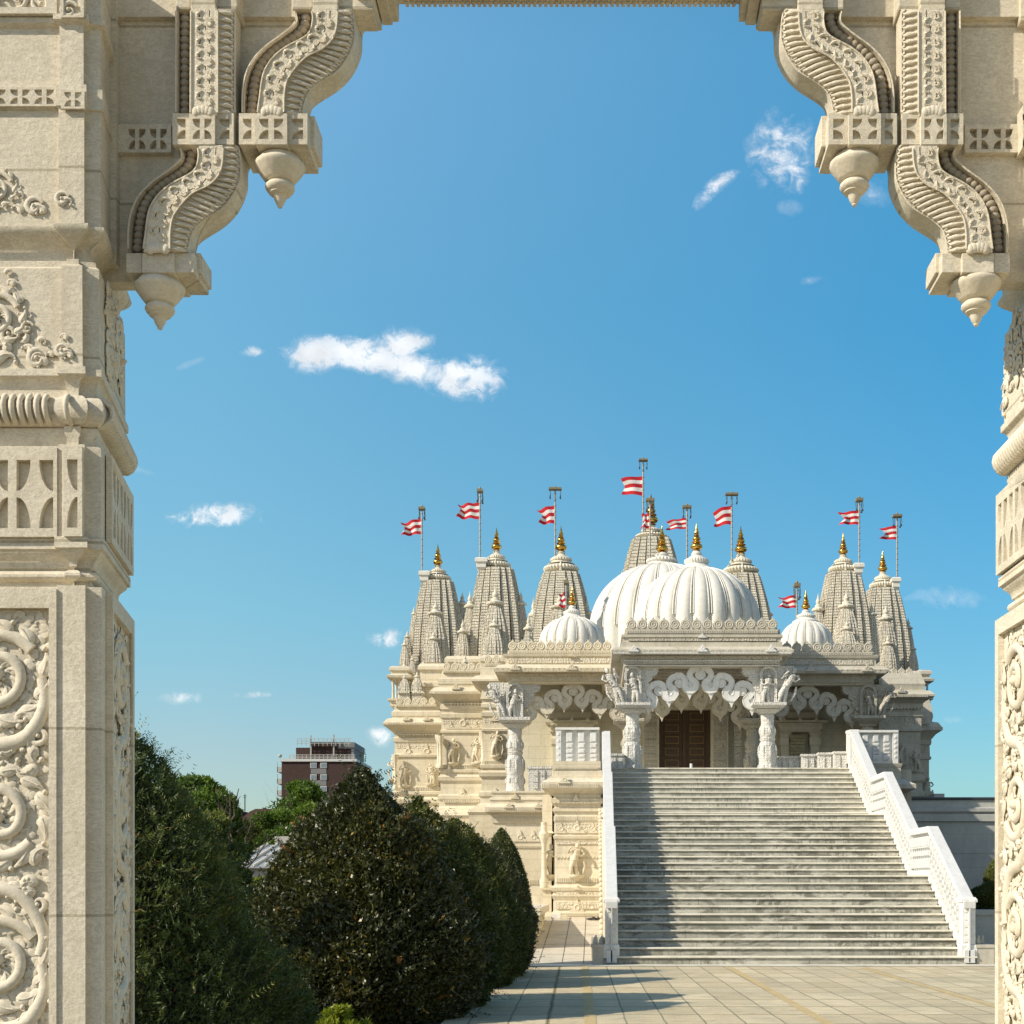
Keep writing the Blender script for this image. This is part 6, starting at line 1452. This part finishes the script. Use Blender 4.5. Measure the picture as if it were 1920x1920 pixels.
def conifer(px, d, top_py, radius, label, mat, n, ln, wd, seed, base=0., belly=.35, peak=1.15, rough=.10, group='dark clipped conifers left of the stairs', tips=0., cat='conifer', xoff=0.):
    x0 = X(px, d) + xoff; H = Z(top_py, d) - base
    e = empty('conifer', (x0, d, base), label, cat, group)
    def rad(t):      # profile: rounded belly, conical top
        t = np.clip(t, 0, 1)
        lo = np.sqrt(np.clip(1 - ((belly - t) / (belly + .22)) ** 2, 0, 1)); hi = np.clip(1 - ((t - belly) / (1 - belly)) ** peak, 0, 1) ** (.85)
        return np.where(t < belly, lo, hi) * radius
    # sample the surface evenly by area
    t = rng.uniform(0, 1, n * 3); keep = rng.uniform(0, 1, n * 3) < (rad(t) / radius * .92 + .08); t = t[keep][:n]; n = len(t)
    ph = rng.uniform(0, 2 * math.pi, n); r = rad(t)
    dirs = np.stack([np.cos(ph), np.sin(ph), np.zeros(n)], 1)
    p0 = np.stack([r * dirs[:, 0], r * dirs[:, 1], t * H], 1)
    lm = lump(p0, 2.3, seed) + .6 * lump(p0, 6., seed + 2)
    depth = rng.exponential(.05, n)
    off = lm * rough - depth + rng.uniform(0, .03, n)
    c = p0 + dirs * off[:, None] + np.array([x0, d, base])
    slope = np.gradient(rad(np.linspace(0, 1, 200)), H / 199); sl = np.interp(t, np.linspace(0, 1, 200), -slope)
    nrm = dirs + np.stack([np.zeros(n)] * 2 + [np.clip(sl, -.5, 1.2) + .45], 1); nrm /= np.linalg.norm(nrm, axis=1)[:, None]
    tint = .45 + .22 * lump(p0, 1.4, seed + 5) + rng.normal(0, .16, n) + .1 * (off > .06)
    fol = leafcloud('foliage', mat, c, nrm, ln, wd, tint, e, .75)
    # sprigs: short fronds of paired needles sticking out of the surface
    if tips:
        m = int(tips); i = rng.integers(0, n, m); pp = c[i]; dd = nrm[i] + rng.normal(0, .45, (m, 3)); dd /= np.linalg.norm(dd, axis=1)[:, None]
        side = np.cross(dd, rng.normal(0, 1, (m, 3))); side /= np.linalg.norm(side, axis=1)[:, None]
        Ls = np.clip(.05 + rng.exponential(.075, m), .05, .34); C, Nn, T = [], [], []
        tt = rng.uniform(0, 1, m); tt = np.where(tt > .955, rng.uniform(.86, 1, m), tt * .75)
        for k in range(11):
            for sg in (-1, 1):
                C.append(pp + dd * (Ls * k / 10)[:, None]); Nn.append(dd * .55 + side * sg); T.append(tt + rng.normal(0, .04, m))
        C = np.concatenate(C); Nn = np.concatenate(Nn); Nn /= np.linalg.norm(Nn, axis=1)[:, None]
        leafcloud('sprigs', mat, C, Nn, ln * .62, wd * .55, np.concatenate(T), e, .12)
    # dark twiggy inside so that no light leaks through
    rings = []
    for i in range(22):
        tq = i / 21; rr_ = float(rad(np.array([tq]))[0]) * .94 - .05; row = []
        for j in range(28):
            a = 2 * math.pi * j / 28; q = np.array([[math.cos(a) * rr_, math.sin(a) * rr_, tq * H]]); l = float(lump(q, 2.3, seed)[0]) * rough * .8
            w = max(.01, rr_ + l - .06); row.append((x0 + math.cos(a) * w, d + math.sin(a) * w, base + tq * H * .985))
        rings.append(row)
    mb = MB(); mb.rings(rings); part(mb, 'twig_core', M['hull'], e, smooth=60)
    mb = MB(); mb.tube([(x0, d, base - .3), (x0, d, base + H * .4)], [.12, .06], 8); part(mb, 'trunk', M['bark'], e, smooth=60)
    return e
conifer(196, 11.0, 1345, 1.52, 'huge dark yew with loose feathery sprigs beside the left pillar', M['yew'], 90000, .052, .014, 1, base=0, belly=.18, peak=1.15, rough=.10, tips=5200)
conifer(678, 17.0, 1444, 1.45, 'big glossy-leaved conical shrub with bronze tips in the middle of the row', M['glossy'], 80000, .060, .034, 2, base=0, belly=.24, peak=1.35, rough=.085, tips=2200)
conifer(775, 18.6, 1496, 1.15, 'dark conical shrub overlapping the right side of the big glossy one', M['dense'], 52000, .050, .022, 3, base=0, belly=.30, peak=1.5, rough=.09, tips=1500, xoff=.05)
conifer(845, 22.2, 1536, 1.16, 'pointed green conifer whose tip rises before the temple plinth', M['dense'], 46000, .05, .022, 4, base=0, belly=.34, peak=1.4, rough=.09, tips=1600, xoff=.05)
conifer(893, 24.6, 1572, 1.04, 'shorter bronze-tinged conifer behind the pointed green one', M['glossy'], 36000, .05, .024, 5, base=0, belly=.36, peak=1.5, rough=.10, tips=1300)
conifer(940, 27.3, 1553, .56, 'smooth teardrop-clipped dark topiary at the right end of the row', M['dense'], 60000, .035, .015, 6, base=0, belly=.46, peak=1.7, rough=.012)
conifer(1862, 31.8, 1655, .62, 'dark ball-shaped shrub in the planter at right', M['dense'], 20000, .045, .02, 7, base=Z(1712, 31.8), belly=.48, peak=2., rough=.03, group='shrubs in the right planter', cat='shrub')
conifer(1885, 33.0, 1598, .50, 'yellow-green tipped shrub rising behind the dark ball at right', M['olive'], 15000, .05, .022, 8, base=Z(1715, 33.0), belly=.5, peak=1.8, rough=.05, group='shrubs in the right planter', cat='shrub')

def branch(mb, p, dir_, L, r, depth, rr, ends, gnarl=.25):
    pts = [p]; rad = [r]; q = Vector(p); dd = Vector(dir_).normalized()
    for i in range(4):
        dd = (dd + Vector((rr.uniform(-1, 1), rr.uniform(-1, 1), rr.uniform(-.3, .8))) * gnarl).normalized(); q = q + dd * L / 4; pts.append(tuple(q)); rad.append(r * (1 - .16 * (i + 1)))
    mb.tube(pts, rad, 6)
    if depth == 0: ends.append(q.copy()); return
    for i in range(rr.choice((2, 3))):
        a = rr.uniform(0, 6.28); nd = (dd + Vector((math.cos(a), math.sin(a), rr.uniform(-.1, .5))) * .75).normalized()
        branch(mb, tuple(q), nd, L * rr.uniform(.6, .8), rad[-1] * .8, depth - 1, rr, ends, gnarl)
    ends.append(q.copy())
def tree(px, d, top_py, half_px, label, mat, n, ln, seed, base=0., blobs=26, shape=(1, 1, .8), cat='tree', crown_from=.35, group='leafy trees beyond the conifers', name='broadleaf_tree'):
    rr = random.Random(seed); x0 = X(px, d); H = Z(top_py, d) - base; Rr = half_px * d / F
    e = empty(name, (x0, d, base), label, cat, group)
    mb = MB(); ends = []; branch(mb, (x0, d, base - .2), (0, 0, 1), H * .42, max(.05, H * .022), 3, rr, ends, .15); part(mb, 'trunk', M['bark'], e, smooth=60)
    C, Nn, T = [], [], []
    zc = base + H * (crown_from + (1 - crown_from) / 2); hz = H * (1 - crown_from) / 2
    for i in range(blobs):
        a = rr.uniform(0, 6.28); u = rr.uniform(-1, 1); q = math.sqrt(max(0, 1 - u * u)); k = rr.uniform(.45, .82) 
        br = Rr * rr.uniform(.22, .36)
        c = np.array([x0 + math.cos(a) * q * Rr * k * shape[0], d + math.sin(a) * q * Rr * k * shape[1], zc + u * (hz - br * .8)])
        m = n // blobs; v = rng.normal(0, 1, (m, 3)); v /= np.linalg.norm(v, axis=1)[:, None]
        rad = br * rng.uniform(.55, 1.08, m)[:, None]; pnt = v * rad * np.array([1, 1, .75])
        pnt = pnt * (1 + .25 * lump(pnt * (3 / br), 1., seed + i)[:, None])
        C.append(c + pnt); Nn.append(v * .6 + np.array([0, 0, .3])); T.append(.45 + .25 * v[:, 2] * .3 + rng.normal(0, .18, m) + rr.uniform(-.15, .15))
    Nn = np.concatenate(Nn); Nn /= np.linalg.norm(Nn, axis=1)[:, None]
    leafcloud('crown', mat, np.concatenate(C), Nn, ln, ln * .5, np.concatenate(T), e, .9)
    return e
tree(368, 42, 1450, 92, 'bright green leafy tree whose round crown tops the big yew', M['fresh'], 42000, .13, 31, blobs=44, crown_from=.25)
tree(392, 19, 1512, 84, 'olive-green airy tree leaning out behind the big yew', M['olive'], 46000, .05, 32, blobs=60, crown_from=.1)
tree(325, 15, 1470, 62, 'olive-green shrub tight against the right side of the left pillar', M['olive'], 18000, .045, 36, blobs=30, crown_from=.1)
tree(566, 85, 1462, 74, 'fresh green tree in front of the tower block', M['fresh'], 26000, .22, 33, blobs=42, crown_from=.1)
tree(515, 80, 1512, 62, 'lower fresh green tree just left of the one before the tower block', M['fresh'], 18000, .2, 34, blobs=34, crown_from=.1)
tree(455, 70, 1540, 40, 'small dark green tree at the foot of the old brick houses', M['dense'], 12000, .2, 38, blobs=26, crown_from=.1)
tree(488, 20, 1622, 30, 'small yellow-green bush in the gap between the two biggest conifers', M['lime'], 9000, .05, 35, blobs=22, crown_from=.0, cat='bush', group='yellow-green bushes', name='bush')
tree(640, 13.5, 1888, 62, 'yellow-green bush at the bottom edge below the glossy conical shrub', M['lime'], 9000, .05, 37, blobs=24, crown_from=.0, cat='bush', group='yellow-green bushes', name='bush')
tree(982, 33.5, 1655, 8, 'tiny sunlit green sprig behind the right edge of the teardrop topiary', M['lime'], 900, .05, 39, blobs=8, crown_from=.0, cat='bush', group='yellow-green bushes', name='bush')
# bare tree
rr = random.Random(8); d = 30; x0 = X(440, d)
bt = empty('bare_tree', (x0, d, 0), 'leafless grey tree with thin upright branches before the old houses', 'tree')
mb = MB(); ends = []
mb.tube([(x0, d, -.2), (x0 - .05, d, 1.2), (x0, d, 2.2)], [.10, .07, .05], 7)
for px0, py0, px1, py1, r in ((432, 1600, 431, 1482, .030), (431, 1560, 446, 1478, .026), (436, 1580, 408, 1500, .024), (410, 1540, 407, 1474, .016), (440, 1600, 500, 1512, .022), (448, 1560, 470, 1530, .016), (430, 1520, 420, 1492, .012), (452, 1640, 520, 1560, .02), (462, 1620, 461, 1540, .016), (445, 1610, 488, 1590, .014)):
    pts = []
    for i in range(6):
        t = i / 5; pts.append((X(px0 + (px1 - px0) * t + rr.uniform(-3, 3) * (0 < i < 5), d), d + rr.uniform(-.2, .2), Z(py0 + (py1 - py0) * t, d)))
    mb.tube(pts, [r * (1 - .13 * i) for i in range(6)], 5)
    for i in (2, 3, 4):
        q = pts[i]; mb.tube([q, (q[0] + rr.uniform(-.18, .18), q[1], q[2] + rr.uniform(.1, .3))], [r * .5, r * .2], 4)
part(mb, 'trunk', M['bark'], bt, smooth=60)
# far band of trees closing the horizon
C, Nn, T = [], [], []
for i in range(120):
    x = rng.uniform(-95, -25); y = rng.uniform(250, 330); r_ = rng.uniform(3, 6); m = 500
    v = rng.normal(0, 1, (m, 3)); v /= np.linalg.norm(v, axis=1)[:, None]
    C.append(np.array([x, y, rng.uniform(2, 7)]) + v * r_ * rng.uniform(.6, 1.05, m)[:, None]); Nn.append(v); T.append(rng.normal(.4, .2, m))
class _P: pass
def leafcloud_top(name, mat, C, Nn, ln, wd, T):
    dummy = empty('dummy', (0, 0, 0)); o = leafcloud(name, mat, C, Nn, ln, wd, T, dummy, .9); o.parent = None; bpy.data.objects.remove(dummy); return o
o = leafcloud_top('distant_trees', M['dense'], np.concatenate(C), np.concatenate(Nn), .9, .5, np.concatenate(T)); o['kind'] = 'stuff'
o['label'] = 'far-off belt of dark trees along the horizon at left'; o['category'] = 'trees'

# ================================================================== SKY, SUN, CAMERA
AZ, EL = 25., 34.5      # sun from the left and a little behind the viewer
sc = bpy.context.scene
w = bpy.data.worlds.new('World'); sc.world = w; w.use_nodes = True; t = w.node_tree
bg = t.nodes['Background']; sky = t.nodes.new('ShaderNodeTexSky'); sky.sky_type = 'NISHITA'; sky.sun_disc = False
sky.sun_elevation = R(EL); sky.sun_rotation = R(270 - AZ); sky.air_density = SKY_AIR; sky.dust_density = SKY_DUST; sky.ozone_density = SKY_OZ; sky.altitude = 0
tc = t.nodes.new('ShaderNodeTexCoord'); sp = t.nodes.new('ShaderNodeSeparateXYZ'); t.links.new(tc.outputs['Generated'], sp.inputs[0])
yy = math_(t, 'MAXIMUM', sp.outputs[1], .02)
U = math_(t, 'DIVIDE', sp.outputs[0], yy); V = math_(t, 'DIVIDE', sp.outputs[2], yy)
cb = t.nodes.new('ShaderNodeCombineXYZ'); t.links.new(U, cb.inputs[0]); t.links.new(V, cb.inputs[1])
n1 = noise(t, cb.outputs[0], 22, 7, .62, .3); n2 = noise(t, cb.outputs[0], 75, 8, .66, .6)
fb = math_(t, 'ADD', math_(t, 'MULTIPLY', math_(t, 'SUBTRACT', n1, .5), 3.6), math_(t, 'MULTIPLY', math_(t, 'SUBTRACT', n2, .5), 3.6))
tot = None
for cl_ in CLOUDS:
    px, py, a, b, ang, dens = cl_[:6]; kf = cl_[6] if len(cl_) > 6 else 1.
    u0, v0 = (px - VX) / F, (HY - py) / F; ca, sa = math.cos(R(ang)), math.sin(R(ang))
    du, dv = math_(t, 'SUBTRACT', U, u0), math_(t, 'SUBTRACT', V, v0)
    e1 = math_(t, 'DIVIDE', math_(t, 'ADD', math_(t, 'MULTIPLY', du, ca), math_(t, 'MULTIPLY', dv, sa)), a / F)
    e2 = math_(t, 'DIVIDE', math_(t, 'SUBTRACT', math_(t, 'MULTIPLY', dv, ca), math_(t, 'MULTIPLY', du, sa)), b / F)
    r2 = math_(t, 'ADD', math_(t, 'MULTIPLY', e1, e1), math_(t, 'MULTIPLY', e2, e2))
    m_ = math_(t, 'SUBTRACT', .95, r2)
    m_ = math_(t, 'ADD', m_, math_(t, 'MULTIPLY', fb, kf))
    m_ = math_(t, 'MULTIPLY', m_, dens, clamp=True)
    m_ = math_(t, 'MULTIPLY', m_, math_(t, 'LESS_THAN', r2, 3.), clamp=True)
    m_ = math_(t, 'MULTIPLY', m_, math_(t, 'SUBTRACT', 1., math_(t, 'DIVIDE', r2, 3.)), clamp=True)
    tot = m_ if tot is None else math_(t, 'MAXIMUM', tot, m_)
tot = math_(t, 'MULTIPLY', tot, math_(t, 'GREATER_THAN', sp.outputs[1], .05))
tot = ramp(t, tot, [(0., 0.), (.35, .13), (.8, .62), (1., .88)])
hs_ = t.nodes.new('ShaderNodeHueSaturation'); hs_.inputs['Saturation'].default_value = SKY_SAT; hs_.inputs['Hue'].default_value = SKY_HUE; hs_.inputs['Value'].default_value = SKY_VAL
t.links.new(sky.outputs[0], hs_.inputs['Color'])
VL = ramp(t, math_(t, 'DIVIDE', V, .7, clamp=True), [(.0, (.56, .60, .58)), (.14, (.67, .72, .69)), (.28, (.66, .93, .83)), (.60, (.78, 1.24, 1.12)), (.86, (1.20, 1.58, 1.40))])
VR = ramp(t, math_(t, 'DIVIDE', V, .7, clamp=True), [(.0, (.36, .52, .56)), (.12, (.40, .61, .63)), (.57, (.28, .87, .95)), (.86, (.37, 1.12, 1.16))])
for el_ in (VL, VR): pass
tt_ = math_(t, 'ADD', math_(t, 'DIVIDE', U, .56), .5, clamp=True)
front = mixc(t, 1., mixc(t, tt_, VL, VR), (.867, .867, .867), 'MULTIPLY')
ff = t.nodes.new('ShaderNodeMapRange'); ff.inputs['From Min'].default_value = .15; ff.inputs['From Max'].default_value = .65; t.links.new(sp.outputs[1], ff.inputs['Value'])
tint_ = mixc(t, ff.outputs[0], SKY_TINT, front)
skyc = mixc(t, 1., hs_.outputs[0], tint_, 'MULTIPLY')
shade = ramp(t, noise(t, cb.outputs[0], 30, 5, .6), [(.35, .80), (.6, 1.)])
cl = mixc(t, 1., (CLOUD_V * .985, CLOUD_V * .99, CLOUD_V), shade, 'MULTIPLY')
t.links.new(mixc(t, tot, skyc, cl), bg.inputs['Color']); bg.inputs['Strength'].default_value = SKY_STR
su = bpy.data.lights.new('sun', 'SUN'); su.energy = SUN_E; su.angle = R(.5); su.color = (1., .91, .76)
so = bpy.data.objects.new('sun', su); COL.objects.link(so)
dv_ = Vector((math.cos(R(AZ)) * math.cos(R(EL)), math.sin(R(AZ)) * math.cos(R(EL)), -math.sin(R(EL))))
so.rotation_euler = dv_.to_track_quat('-Z', 'Y').to_euler(); so.location = (-20, -10, 30)
cam = bpy.data.cameras.new('camera'); co = bpy.data.objects.new('camera', cam); COL.objects.link(co)
co.location = (0, 0, EYE); co.rotation_euler = (R(90), 0, 0); cam.sensor_width = 36; cam.lens = F / 1920 * 36
cam.shift_x = (960 - VX) / 1920; cam.shift_y = (HY - 960) / 1920; cam.clip_start = .05; cam.clip_end = 3000
sc.camera = co
sc.view_settings.view_transform = 'Standard'; sc.view_settings.look = 'None'; sc.view_settings.exposure = EXPO; sc.view_settings.gamma = 1
sc.render.engine = 'CYCLES'; sc.cycles.max_bounces = 6; sc.cycles.use_denoising = True
sc.render.resolution_x = sc.render.resolution_y = 1024
